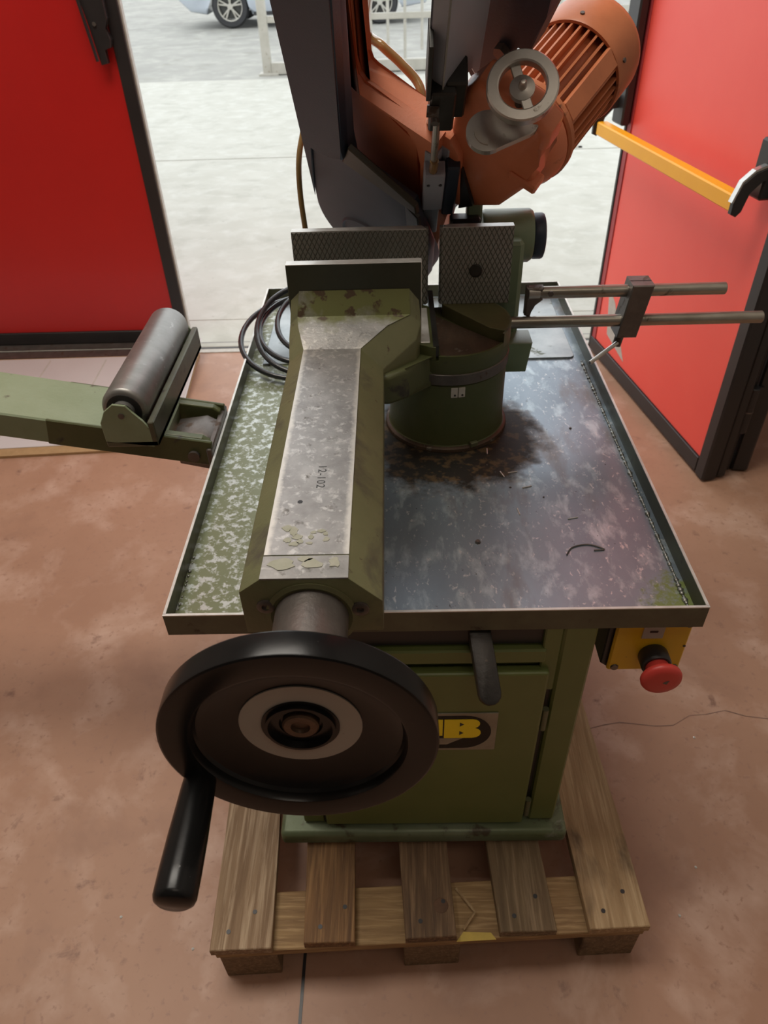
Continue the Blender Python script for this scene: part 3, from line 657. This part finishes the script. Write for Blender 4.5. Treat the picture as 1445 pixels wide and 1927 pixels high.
# ---- fixed jaws
jl = obj('fixed_jaw', B().prism([(-.236, .6335), (.012, .6335), (.016, .640), (.016, .652), (-.236, .652)], .976, 1.1195, WORLD, .0006), M['knurl'], saw)
obj('bright_top', B().prism([(-.236, .6337), (.012, .6337), (.004, .652), (-.236, .652)], 1.1195, 1.1212), M['bright_edge'], jl)
jr = obj('fixed_jaw', B().prism([(.037, .640), (.041, .6335), (.172, .6335), (.172, .652), (.037, .652)], .976, 1.1215, WORLD, .0006), M['knurl'], saw)
obj('bright_top', B().prism([(.041, .6337), (.172, .6337), (.172, .652), (.052, .652)], 1.1215, 1.1225), M['bright_edge'], jr)
js = obj('jaw_screw', B().lathe([(.0125, 0), (.0125, .0022), (.0105, .003), (.0105, .0012), (.0, .0012)], Frame((.106, .6335, 1.041), (1, 0, 0), (0, 0, 1), (0, -1, 0)), 24), M['dark_steel'], jr, smooth=40)
obj('jaw_backing', B().box(-.20, .008, .653, .70, .93, 1.09, .006).prism([(.045, .653), (.190, .653), (.198, .66), (.198, .76), (.045, .76)], .84, 1.085, WORLD, .006), M['green_light'], saw)
# pivot casting right of the jaw with dark hexagon nut
pc = obj('pivot_casting', B().lathe([(.046, 0), (.050, .006), (.050, .092), (.046, .098), (.0, .098)], Frame((.124, .735, 1.070), (0, 1, 0), (0, 0, 1), (1, 0, 0)), 36).prism([(.69, .86), (.775, .86), (.785, 1.07), (.69, 1.07)], .150, .205, Frame((0, 0, 0), (0, 1, 0), (0, 0, 1), (1, 0, 0)), .006), M['green_light'], saw, smooth=40)
hx = circ(.046, 6, (.735, 1.068), PI / 6)
obj('hexagon_nut', B().prism(circ(.043, 24, (.735, 1.068)), .2225, .246, Frame((0, 0, 0), (0, 1, 0), (0, 0, 1), (1, 0, 0)), .005, 2), M['charcoal'], pc, smooth=40)
obj('pivot_washer', B().lathe([(.028, 0), (.034, 0), (.034, .04), (.028, .04)], Frame((.078, .735, 1.070), (0, 1, 0), (0, 0, 1), (1, 0, 0)), 28), M['machined'], pc, smooth=40)
obj('stop_lug', B().box(.092, .122, .715, .745, 1.10, 1.145, .004), M['green_light'], pc)
obj('black_bracket', B().box(.060, .118, .69, .73, 1.03, 1.118, .004), M['frame_black'], pc)

# ---- vise arm (long casting)
def sect(y, xl, xr, zt, zb, cl=.027, cr=.038, dl=.021, dr=.038):
    """octagon-like section: top flat xl..xr, chamfers down to the sides"""
    return [(xl, y, zt), (xr, y, zt), (xr + cr, y, zt - dr), (xr + cr, y, zb), (xl - cl, y, zb), (xl - cl, y, zt - dl)]
secs = [sect(-.145, -.202, -.106, 1.005, .917), sect(.395, -.202, -.107, 1.005, .917),
        [(-.214, .445, 1.022), (-.062, .445, 1.022), (-.012, .445, .995), (-.012, .445, .945), (-.232, .445, .930), (-.232, .445, 1.005)],
        [(-.217, .470, 1.030), (-.022, .470, 1.030), (-.003, .470, 1.015), (-.003, .470, .955), (-.232, .470, .950), (-.232, .470, 1.015)],
        [(-.212, .486, 1.070), (-.022, .486, 1.070), (-.006, .486, 1.050), (-.006, .486, .965), (-.228, .486, .960), (-.228, .486, 1.055)]]
b = B(); rings = [[b.bm.verts.new(p) for p in s] for s in secs]
for i in range(len(rings) - 1):
    for k in range(6): b.bm.faces.new([rings[i][k], rings[i][(k + 1) % 6], rings[i + 1][(k + 1) % 6], rings[i + 1][k]])
b.bm.faces.new(rings[0]); b.bm.faces.new(rings[-1])
bmesh.ops.recalc_face_normals(b.bm, faces=b.bm.faces)
es = [e for e in b.bm.edges if len(e.link_faces) == 2 and e.calc_face_angle() > .25]
bmesh.ops.bevel(b.bm, geom=es, offset=.0022, segments=2, profile=.6, affect='EDGES', clamp_overlap=True)
arm = obj('vise_arm', b, M['green_cast'], saw, smooth=40, label='long olive vise casting with worn bare metal top')
# worn bare-metal skin on the top face
b = B(); q = .0006
tp = [(-.2025, -.108, 1.005), (-.1055, -.108, 1.005), (-.1065, .396, 1.005), (-.062, .4445, 1.022), (-.022, .4695, 1.030), (-.0225, .4855, 1.0695), (-.212, .4855, 1.0695), (-.217, .4695, 1.030), (-.214, .4445, 1.022), (-.2025, .396, 1.005)]
v = [b.bm.verts.new((x, y, z + q)) for x, y, z in tp]
for f in ((0, 1, 2, 9), (9, 2, 3, 8), (8, 3, 4, 7), (7, 4, 5, 6)): b.bm.faces.new([v[i] for i in f])
b2 = bmesh.ops.extrude_face_region(b.bm, geom=list(b.bm.faces)); bmesh.ops.translate(b.bm, verts=[g for g in b2['geom'] if isinstance(g, bmesh.types.BMVert)], vec=(0, 0, .0005))
obj('worn_top_face', b, M['arm_top'], arm, label='bare rubbed metal top')
obj('end_lip', B().hull8([(-.203, -.1455, 1.0035), (-.105, -.1455, 1.0035), (-.1055, -.1105, 1.0055), (-.2025, -.1105, 1.0055), (-.203, -.1455, 1.0055), (-.105, -.1455, 1.0055), (-.1055, -.1105, 1.0065), (-.2025, -.1105, 1.0065)]), M['worn_steel'], arm)
# paint flakes left on the top
def blob(cx, cy, rx, ry, z, n=13, j=.28, th=.0006):
    pts = [(cx + rx * math.cos(a) * (1 + random.uniform(-j, j)), cy + ry * math.sin(a) * (1 + random.uniform(-j, j))) for a in [2 * PI * k / n for k in range(n)]]
    return B().prism(pts, z, z + th)
ZT = 1.0061
for (cx, cy, rx, ry) in ((-.181, -.062, .006, .005), (-.172, -.068, .005, .008), (-.167, -.078, .006, .004), (-.178, -.083, .005, .005), (-.170, -.090, .007, .0035), (-.163, -.086, .004, .004),
                         (-.151, -.078, .003, .004), (-.149, -.070, .0035, .003), (-.140, -.068, .005, .0028), (-.134, -.073, .003, .003), (-.133, -.083, .004, .004), (-.152, -.089, .004, .002)):
    obj('paint_flake', blob(cx, cy, rx, ry, ZT), M['paint_flake'], arm)
for (cx, cy, rx, ry) in ((-.180, -.123, .015, .009), (-.146, -.124, .011, .008), (-.155, -.116, .008, .004), (-.121, -.122, .006, .008)):
    obj('paint_flake', blob(cx, cy, rx, ry, 1.0062), M['paint_flake'], arm)
obj('casting_pit', B().cyl((-.170, -.012, ZT - .001), (-.170, -.012, ZT + .0002), .0035, seg=7), M['frame_black'], arm)
# stamped number, read from the right-hand side
try:
    fc = bpy.data.curves.new('stamp', 'FONT'); fc.body = '12-102'; fc.size = .0155; fc.extrude = .0002; fc.align_x = 'CENTER'; fc.align_y = 'CENTER'; fc.space_character = 1.15
    fo = bpy.data.objects.new('stamp', fc); COL.objects.link(fo)
    dg_ = bpy.context.evaluated_depsgraph_get(); me = bpy.data.meshes.new_from_object(fo.evaluated_get(dg_))
    COL.objects.unlink(fo); bpy.data.objects.remove(fo)
    Mx = Matrix.Translation(Vector((-.1475, .040, ZT)) - Vector(saw.location)) @ Matrix.Rotation(-PI / 2, 4, 'Z')
    me.transform(Mx); me.materials.clear(); me.materials.append(M['dark_steel']); me.name = 'stamped_number'
    so = bpy.data.objects.new('stamped_number', me); COL.objects.link(so); so.parent = arm
except Exception as ex: print('text', ex)
AF = Frame((-.150, -.145, .945), (1, 0, 0), (0, 0, 1), (0, -1, 0))
obj('collar_ring', B().lathe([(.044, -.002), (.052, -.002), (.053, .002), (.047, .003), (.044, .001)], AF, 40), M['green_cast'], arm, smooth=40)
for sx, sz in ((-.201, .962), (-.094, .956)):
    sF = Frame((sx, -.145, sz), (1, 0, 0), (0, 0, 1), (0, -1, 0))
    s_ = obj('arm_screw', B().lathe([(.0105, -.001), (.0105, .0022), (.009, .003), (.0045, .003), (.0045, .0008), (.0, .0008)], sF, 20), M['brown_steel'], arm, smooth=40)
obj('spindle_sleeve', B().lathe([(.0, 0), (.0425, 0), (.0425, .062), (.040, .064), (.040, .105), (.0, .105)], AF, 40), M['brown_steel'], arm, smooth=40)

# ---- moving jaw
mj = obj('moving_jaw', B().box(-.231, -.003, .4865, .5045, .974, 1.1145, .0008), mat('moving_jaw_dark_face', (0.075, 0.085, 0.06), .4, .5, ((0.055, 0.06, 0.045), 8), [((0.2, 0.2, 0.17), 60, .7, .76)]), saw)
obj('bright_top', B().box(-.2312, -.0028, .4863, .5047, 1.1145, 1.1158, .0004), M['bright_edge'], mj)
obj('bright_side', B().box(-.003, -.0018, .4863, .5047, .974, 1.115, .0003), M['bright_edge'], mj)

# ---- handwheel
HC = Vector((-.152, -.305, .930)); HF = Frame(HC, (1, 0, 0), (0, 0, 1), (0, -1, 0))
R = .1400
hw = obj('handwheel', B().lathe([(.104, -.026), (R - .003, -.0305), (R - .001, -.029), (R, -.027), (R, -.003), (R - .0008, -.001), (R - .003, .0), (.112, .0), (.109, -.001), (.1075, -.004), (.1065, -.010), (.104, -.0135), (.100, -.0155), (.094, -.0185), (.068, -.0255), (.064, -.0255), (.040, -.0255), (.040, -.022), (.032, -.022), (.030, -.029), (.0, -.029), (.0, -.052), (.04, -.052), (.05, -.044), (.094, -.026), (.104, -.026)], HF, 96, close=False), M['black'], saw, smooth=24, label='large black handwheel')
obj('hub_ring', B().lathe([(.0385, -.0256), (.0630, -.0256), (.0630, -.0240), (.0385, -.0240), (.0385, -.0256)], HF, 64, close=False), M['ring_white'], hw, smooth=30, label='grey-white ring')
obj('hub_boss', B().lathe([(.036, -.024), (.036, -.018), (.033, -.018), (.031, -.025), (.0225, -.025), (.0225, -.029)], HF, 48, close=False), M['black'], hw, smooth=35)
obj('spindle_end', B().lathe([(.019, -.031), (.019, -.0225), (.017, -.021), (.010, -.021), (.009, -.025), (.0, -.025)], HF, 32), M['hub_brown'], hw, smooth=35)
hd = Frame((-.262, -.305, .868), (1, 0, 0), (0, 0, 1), (0, -1, 0))
ch = obj('crank_handle', B().lathe([(.0, -.002), (.0165, -.002), (.0172, .001), (.0178, .010), (.0185, .03), (.0198, .06), (.0206, .095), (.0206, .117), (.0192, .121), (.0155, .1235), (.0, .1245)], hd, 40), M['black'], hw, smooth=50, label='tapered black crank handle')
obj('grip_hole', B().cyl(hd(.004, .0195, .098), hd(.004, .0203, .098), .0014, seg=8), M['frame_black'], ch)

# ---- length stop rods
def rod(x0, x1, y, z): return B().cyl((x0, y, z), (x1, y + .0, z), .0115, seg=24, bev=.0015)
ls = obj('stop_rod', rod(.150, .655, .600, .950), M['rod'], saw, smooth=40)
r2 = obj('stop_rod', rod(.205, .575, .612, 1.004), M['rod'], saw, smooth=40)
obj('rod_lug', B().prism([(.200, .962), (.211, .958), (.216, .985), (.232, .992), (.232, 1.017), (.200, 1.017)], -.622, -.602, NF, .003), M['brown_steel'], r2)
obj('rod_collar', B().cyl((.205, .612, 1.004), (.226, .612, 1.004), .0135, .0125, seg=16), M['machined'], r2, smooth=40)
obj('set_screw', B().cyl((.245, .602, 1.006), (.245, .598, 1.006), .0055, seg=6), M['brown_steel'], r2)
sc = obj('stop_clamp', B().prism([(.379, .920), (.417, .920), (.432, 1.024), (.392, 1.024)], -.634, -.584, NF, .002), M['brown_steel'], saw, label='dark clamp block across both rods')
obj('split_line', B().box(.3925, .4315, .608, .6095, 1.0235, 1.0246), M['frame_black'], sc)
obj('clamp_bolt', B().prism(circ(.0085, 6, (.418, 1.006)), .584, .590, NF, .001), M['brown_steel'], sc)
obj('thumb_screw', B().cyl((.392, .605, .922), (.386, .600, .896), .0085, seg=14, bev=.001), M['brown_steel'], sc, smooth=40)
obj('tommy_bar', B().cyl((.386, .594, .906), (.328, .560, .881), .0042, seg=12, bev=.001), M['chrome'], sc, smooth=40)

# ---- roller support arm on the left
al = math.atan2(.072, .371); ad = Vector((-math.cos(al), 0, math.sin(al))); an = Vector((math.sin(al), 0, math.cos(al)))
RA = Frame((-.392, 0, .818), ad, (0, 1, 0), an)      # x outwards, y depth, z normal to the arm top
ra = obj('roller_arm', B().box(.085, 1.05, .405, .545, -.052, 0, .003, F=RA), M['green_arm'], saw, smooth=None, label='pale green side arm carrying the roller')
obj('edge_flange', B().box(-.0, .30, .4045, .412, -.054, .0, .002, F=RA).box(-.0, .30, .5385, .5455, -.054, .0, .002, F=RA), M['green_dark'], ra)
for yy in (.372, .752):
    pts = [(-.572, .846), (-.487, .833), (-.487, .872), (-.497, .888), (-.512, .905), (-.520, .919), (-.542, .922), (-.560, .908), (-.572, .885)]
    pt = obj('roller_bracket', B().prism([(x - (.0), z) for x, z in pts], -yy - .005, -yy, NF, .001), M['green_arm'], ra)
    obj('axle_end', B().cyl((-.531, yy - .0015, .899), (-.531, yy + .001, .899), .0055, seg=12), M['brown_steel'], pt)
obj('roller_channel', B().box(-.490, -.478, .372, .757, .834, .885, .002).box(-.572, -.478, .372, .757, .834, .846, .002), M['tray_side'], ra)
ro = obj('roller', B().lathe([(.0, 0), (.020, 0), (.020, .012), (.034, .012), (.0395, .016), (.041, .020), (.041, .352), (.0395, .356), (.020, .358), (.020, .366), (.0, .366)], Frame((-.531, .380, .899), (1, 0, 0), (0, 0, 1), (0, 1, 0)), 48), mat('grey_roller_steel', (0.22, 0.22, 0.205), .42, .75, ((0.30, 0.295, 0.28), 18, (1, 1.5, 1)), [((0.42, 0.41, 0.39), 40, .62, .70, .35)], bump=(60, .1)), saw, smooth=40, label='grey steel support roller')
obj('roller_bore', B().cyl((-.531, .3905, .899), (-.531, .394, .899), .031, seg=28), M['frame_black'], ro)
# hinge knuckle on the tray side
hk = obj('arm_hinge', B().prism([(-.475, .745), (-.400, .725), (-.396, .80), (-.42, .815), (-.475, .808)], -.510, -.440, NF, .006, 2).box(-.405, -.394, .40, .56, .70, .805, .002), M['brown_steel'], saw, smooth=40)
obj('hinge_pin', B().cyl((-.430, .398, .79), (-.430, .552, .79), .011, seg=18), M['brown_steel'], hk, smooth=40)
obj('adjusting_screw', B().cyl((-.455, .44, .762), (-.405, .44, .750), .006, seg=8).cyl((-.466, .44, .765), (-.455, .44, .762), .011, seg=6), M['frame_black'], hk)
for yy in (.4125, .5225):
    obj('hinge_cheek', B().prism([(-.50, .785), (-.41, .765), (-.397, .785), (-.400, .812), (-.412, .822), (-.50, .838)], -yy - .016, -yy, NF, .003, 2), M['green_dark'], hk)

# ================================================================ SAW HEAD
HO = Vector((.026, .78, 1.08)); Hd = Vector((0, -.7254, .6884)); Hw = Vector((-.809, .4046, .4264)); Hm = Vector((.5878, .5569, .5868)); Hn = Vector((0, .6884, .7254))
HH = Frame(HO, Hw, Hd, Hm)      # (a, t, b)
HX = Frame(HO, (1, 0, 0), Hd, Hn)   # (x, t, n)
dc = (.12, -.14); dR = .146
# dark wheel cover with a straight backbone running up
out = circ(dR, 24, dc, PI, 2 * PI, True)   # from left(-) .. bottom .. right
cov = [(dc[0] + dR, dc[1])] + [(dc[0] + dR, .9), (.155, .9), (.155, .16), (.05, .13), (dc[0] - dR, .02)] + circ(dR, 24, dc, PI, 2 * PI, True)
cov = [(.268, .9), (.135, .9), (.160, .20), (.16, .13), (.02, .13), (dc[0] - dR, .0)] + circ(dR, 26, dc, PI, 2 * PI, True)[:-1] + [(dc[0] + dR + .0015, dc[1])]
hc = obj('wheel_cover', B().prism(cov, -.040, -.018, HH, .005, 2).prism(circ(dR - .003, 40, dc), -.018, .012, HH), M['cover_face'], saw, smooth=30, label='dark wheel cover of the raised saw head')
obj('cover_emboss', B().lathe([(.072, 0), (.076, -.004), (.080, 0)], Frame(HH(.125, -.165, -.040), Hw, Hd, Hm), 48, close=False), M['cover_face'], hc, smooth=60)
uc = obj('upper_wheel_cover', B().prism(circ(.146, 44, (.12, .87)), -.045, .03, HH, .006, 2), M['cover_face'], saw, smooth=30)
obj('wheel_housing', B().prism(circ(.15, 44, (.12, .87)), .0305, .075, HH, .006, 2), M['orange'], uc, smooth=30)
# dark channel box in front of the backbone, ends in a curve
dk = [(.262, .9), (.135, .9), (.152, .18)] + circ(.10, 8, (.195, .235), -PI * .62, -PI * .12, True) + [(.2645, .22)]
dk = [(.240, .9), (.120, .9), (.158, .20), (.158, .165), (.185, .150), (.215, .135), (.243, .135)]
obj('backbone_channel', B().prism(dk, -.062, -.040, HH, .004), M['charcoal'], saw)
obj('backbone_edge', B().prism([(.270, .9), (.242, .9), (.245, .13), (.268, -.10)], -.0405, -.046, HH, .002), M['charcoal'], hc)
# brush cover lid (grey slanted block) and lower piece
obj('brush_cover', B().prism([(.168, .140), (.150, .200), (.005, .150), (.002, .125)], -.052, -.0395, HH, .002), mat('olive_dark_lid', (0.055, 0.055, 0.042), .4, .2, ((0.075, 0.07, 0.05), 16)), hc)
obj('cover_strip', B().prism([(.0, .11), (.03, .13), (.02, -.02), (-.02, -.06)], -.050, -.0395, HH, .002), M['dark_steel'], hc)
# orange frame
of = [(.262, .9), (.178, .9), (.180, .300), (.174, .282), (.160, .276), (.06, .273), (-.01, .272), (-.03, .24), (-.045, .09), (-.015, .03), (-.01, -.2), (.10, -.29), (.20, -.27), (.262, -.15)]
fo_ = obj('saw_frame', B().prism(of, .022, .060, HH, .008, 2), M['orange'], saw, smooth=30, label='orange cast frame of the saw head')
lipo = [(.262, .9), (.176, .9), (.178, .300), (.172, .284), (.158, .278), (.06, .275), (.004, .274), (.0, .03)]
lipi = [(.028, .063), (.031, .19), (.040, .235), (.060, .262), (.085, .270), (.155, .274), (.172, .290), (.1775, .32)]
obj('frame_flange', B().prism(lipo[1:] + lipi, .0, .030, HH, .003, 2), M['orange'], fo_, smooth=30)
obj('column_strip', B().prism([(.262, .9), (.1765, .9), (.1775, .34), (.179, .30), (.262, .26)], -.0175, .030, HH, .003), M['orange'], fo_)
obj('recess_wall', B().prism([(.25, .26), (.15, .26), (.05, .22), (.035, .0), (.10, -.1), (.25, 0)], .014, .0225, HH), M['orange'], fo_)
# blade
obj('saw_blade', B().box(-.0012, .0012, -.10, .9, -.005, .022, F=Frame(HO, (1, 0, 0), Hd, Hn)), M['machined'], saw, label='narrow steel saw blade')
# lower guide
lg = obj('lower_guide', B().box(-.0, .022, .10, .245, -.004, .020, .002, F=HH).box(-.012, .022, .17, .245, .020, .050, .002, F=HH), M['guard_grey'], saw)
obj('guide_block', B().box(-.020, .016, .105, .225, -.022, .006, .002, F=Frame(HO, (1, 0, 0), Hd, Hn)), M['guard_grey'], lg)
obj('guide_block', B().box(.018, .042, .06, .225, -.010, .05, .003, F=Frame(HO, (1, 0, 0), Hd, Hn)), M['charcoal'], lg)
for xx in (-.012, .009): obj('guide_screw', B().cyl(HX(xx, .195, -.0215), HX(xx, .195, -.0235), .0028, seg=10), M['frame_black'], lg)
obj('guide_shoe', B().box(-.018, .012, .0, .100, -.016, .010, .002, F=HX), M['dark_steel'], lg)
obj('guide_bolt', B().cyl(HX(-.020, .035, -.005), HX(.0, .035, -.005), .008, seg=12), M['brown_steel'], lg)
obj('coolant_nozzle', B().cyl(HX(-.005, .225, -.012), HX(-.004, .255, -.012), .0075, seg=12), M['brass_hose'], lg)
obj('nozzle_pipe', B().cyl(HX(-.005, .25, -.010), HX(-.006, .36, -.010), .0055, seg=12), M['machined'], lg)
# upper guide + guard
ug = obj('upper_guide', B().box(-.018, .020, .335, .425, -.012, .028, .003, F=HX).box(.004, .036, .35, .43, .0, .045, .003, F=HX), M['dark_steel'], saw)
obj('guide_bolt', B().cyl(HX(-.022, .392, -.014), HX(-.004, .392, -.016), .009, seg=6).cyl(HX(-.010, .385, -.030), HX(-.010, .385, -.012), .006, seg=12), M['brown_steel'], ug)
obj('guide_plate', B().box(-.024, -.017, .41, .52, -.012, .030, .001, F=HX), M['dark_steel'], ug)
g0 = [(0.000, .400), (0.0, .95)]
gd = obj('blade_guard', B().prism([(.0, .415), (.0, .9), (.105, .9), (.105, .338), (.099, .325), (.093, .345), (.080, .372), (.062, .378), (.040, .372), (.020, .385)], -.002, .0005, Frame(HO, Hm, Hd, Hw), 0)
    .prism([(.0, .415), (.0, .9), (.024, .9), (.024, .43)], .0, .003, Frame(HO, Hw, Hd, Hm)), M['guard_grey'], saw, label='dark grey folded blade guard')
obj('guard_back', B().box(.024, .027, .43, .9, .0, .10, F=Frame(HO, Hw, Hd, Hm)).box(.0, .027, .5, .9, .098, .102, F=Frame(HO, Hw, Hd, Hm)), M['charcoal'], gd)
# dark slide bracket behind the guard
obj('guide_carriage', B().prism([(.060, .9), (-.070, .9), (-.074, .46), (-.061, .376), (-.040, .385), (-.02, .30), (.017, .234), (.060, .30)], .14, .19, HH, .004), M['charcoal'], saw)
cg = obj('carriage_bolt', B().cyl(HH(-.02, .36, .128), HH(-.02, .36, .141), .012, seg=6), M['brown_steel'], saw)
# gearbox body and motor
gp = [(-.006, .366), (-.034, .42), (-.123, .42), (-.162, .402), (-.165, .364), (-.151, .328), (-.162, .269), (-.117, .143), (-.042, .059), (-.020, .10), (.0, .28)]
gb = obj('gearbox', B().prism(gp, .035, .085, HH, .012, 3), M['orange'], saw, smooth=50, label='orange gearbox housing')
MA = (Hm - Hd * .28).normalized(); MQ = Vector((.182, .686, 1.266))
MF = axis_frame(MQ, MA, tuple(Hn))
obj('gearbox_neck', B().lathe([(.060, -.06), (.078, -.045), (.088, -.028), (.090, -.012), (.084, -.005), (.0, -.005)], MF, 48), M['orange'], gb, smooth=40)
obj('motor_flange', B().lathe([(.090, -.008), (.094, -.004), (.094, .006), (.088, .010)], MF, 48), M['orange_motor'], gb, smooth=40)
obj('gearbox_foot', B().box(-.172, -.120, .255, .275, .030, .060, .003, F=HH), M['orange'], gb)
obj('gearbox_notch', B().prism([(-.042, .07), (-.036, .20), (-.07, .11)], .028, .036, HH), M['frame_black'], gb)
mo = obj('motor', B().lathe([(.0, 0), (.073, 0), (.073, .215), (.0, .215)], MF, 48), M['orange_motor'], saw, smooth=40, label='finned orange electric motor')
for k in range(34):
    a = 2 * PI * k / 34
    c, s = math.cos(a), math.sin(a)
    q = Frame(MF.o, MF.x * c + MF.y * s, MF.y * c - MF.x * s, MF.z)
    obj('cooling_fin', B().box(.071, .0885, -.0019, .0019, .006, .205, F=q), M['orange_motor'], mo)
obj('fan_cowl', B().lathe([(.0885, .170), (.0935, .170), (.0950, .174), (.0950, .245), (.0925, .256), (.085, .262), (.0, .263)], MF, 56, close=False), M['orange_motor'], mo, smooth=40)
def mang(px, py, r):   # unused direction helper kept simple
    return None
vcam = Vector((-.159, -.964, .206)); ta = math.atan2(vcam.dot(MF.y), vcam.dot(MF.x))
for da in (-.55, .62):
    q = Frame(MF.o, MF.x * math.cos(ta + da) + MF.y * math.sin(ta + da), MF.y * math.cos(ta + da) - MF.x * math.sin(ta + da), MF.z)
    obj('cowl_screw', B().cyl(q(.094, 0, .19), q(.0975, 0, .19), .004, seg=8), M['brown_steel'], mo)
q = Frame(MF.o, MF.x * math.cos(ta + .42) + MF.y * math.sin(ta + .42), MF.y * math.cos(ta + .42) - MF.x * math.sin(ta + .42), MF.z)
# direction sign is fixed after looking at the render: flat pad on the side towards the camera
obj('motor_pad', B().box(.084, .0925, -.017, .017, .008, .185, .002, F=q), M['orange_motor'], mo)
# variator handwheel ring and dial plate
RC = Vector((.1327, .4295, 1.3765))
rn = Vector((-.105, -.975, .78)).normalized()
VF = axis_frame(RC, rn)
vr = obj('speed_handwheel', B().lathe([(.0325, -.006), (.033, .0045), (.035, .006), (.0475, .006), (.0495, .004), (.0495, -.008), (.0475, -.011), (.035, -.011), (.0325, -.006)], VF, 56, close=False), M['machined'], saw, smooth=30, label='small bright steel handwheel ring')
obj('wheel_spoke', B().box(-.007, .007, -.036, .036, -.008, -.003, .001, F=Frame(VF.o, (VF.x * .94 + VF.y * .34), (VF.y * .94 - VF.x * .34), VF.z)), M['machined'], vr)
obj('wheel_hub', B().lathe([(.0, -.014), (.016, -.014), (.0175, -.010), (.0175, -.002), (.012, .0), (.006, .0015), (.005, .010), (.003, .013), (.0, .0135)], VF, 28), M['machined'], vr, smooth=40)
obj('wheel_shaft', B().cyl(VF(0, 0, -.07), VF(0, 0, -.012), .008, seg=14), M['dark_steel'], vr)
dn = (rn + Vector((0, 0, .10))).normalized(); DF = axis_frame(Vector((.0904, .4494, 1.3200)), dn)
dp = obj('dial_plate', B().prism(circ(.031, 26, (0, 0), PI * .55, PI * 1.70, True) + circ(.022, 8, (.052, .014), -PI * .35, PI * .45, True), -.012, -.002, DF, .0015), M['machined'], vr, label='round dial plate with cream window')
obj('dial_window', B().prism(circ(.022, 8, (.003, -.0), PI * 1.02, PI * 1.48, True) + list(reversed(circ(.013, 8, (.003, 0), PI * 1.02, PI * 1.48, True))), -.0025, .0004, DF), M['sticker'], dp)
# coolant hoses
obj('coolant_hose', B().tube(bez([HX(-.085, .60, .09), (-.090, .80, 1.415), (-.062, .80, 1.385), (-.030, .80, 1.358), (.004, .79, 1.322), (.012, .74, 1.27), HX(-.006, .36, .0)], 8), .0085, 10), M['brass_hose'], saw, smooth=60, label='amber coolant hose across the throat')
obj('coolant_hose', B().tube(bez([(-.225, .92, 1.24), (-.240, .90, 1.18), (-.244, .90, 1.11), (-.240, .90, 1.03), (-.233, .90, .90), (-.235, .92, .78)], 8), .006, 10), M['brass_hose'], saw, smooth=60, label='amber hose hanging beside the wheel cover')

# ================================================================ coiled cable hung at the tray's rear left
cc = Vector((-.255, .875, .80))
pts = []
loops = [((-.262, .870), .150, .150, .772, .835), ((-.250, .885), .118, .125, .790, .845), ((-.248, .875), .125, .140, .777, .870), ((-.232, .90), .095, .115, .800, .855)]
for (c, rx, ry, zf, zb) in loops:
    for k in range(26):
        a = -PI / 2 - 2 * PI * k / 26
        yk = math.sin(a)
        pts.append((c[0] + rx * math.cos(a), c[1] + ry * yk, zf + (zb - zf) * (yk + 1) / 2))
cab_ = obj('coiled_cable', B().tube(bez(pts, 2), .0065, 8), M['cable'], None, smooth=60, loc=(-.25, .88, .757))
tag(cab_, 'loosely coiled black power cable lying on the tray behind the vise arm', 'cable')
# small bright debris on the floor
for x, y, lb in ((.563, -.01, 'tiny pale chip on the floor right of the pallet, below the stop button'), (.50, -.105, 'tiny pale chip on the floor beside the pallet front right corner'),
                 (.66, .30, 'tiny pale chip on the floor beside the long crack'), (-.63, -.10, 'tiny pale chip on the floor left of the handwheel'), (-.47, -.16, 'tiny pale chip on the floor left of the black crank handle')):
    o = obj('metal_chip', B().cyl((x, y, 0), (x + .001, y, .0018), .0034, .002, seg=7), M['bright_edge'], None, loc=(x, y, 0))
    tag(o, lb, 'chip', 'loose metal chips on the floor')
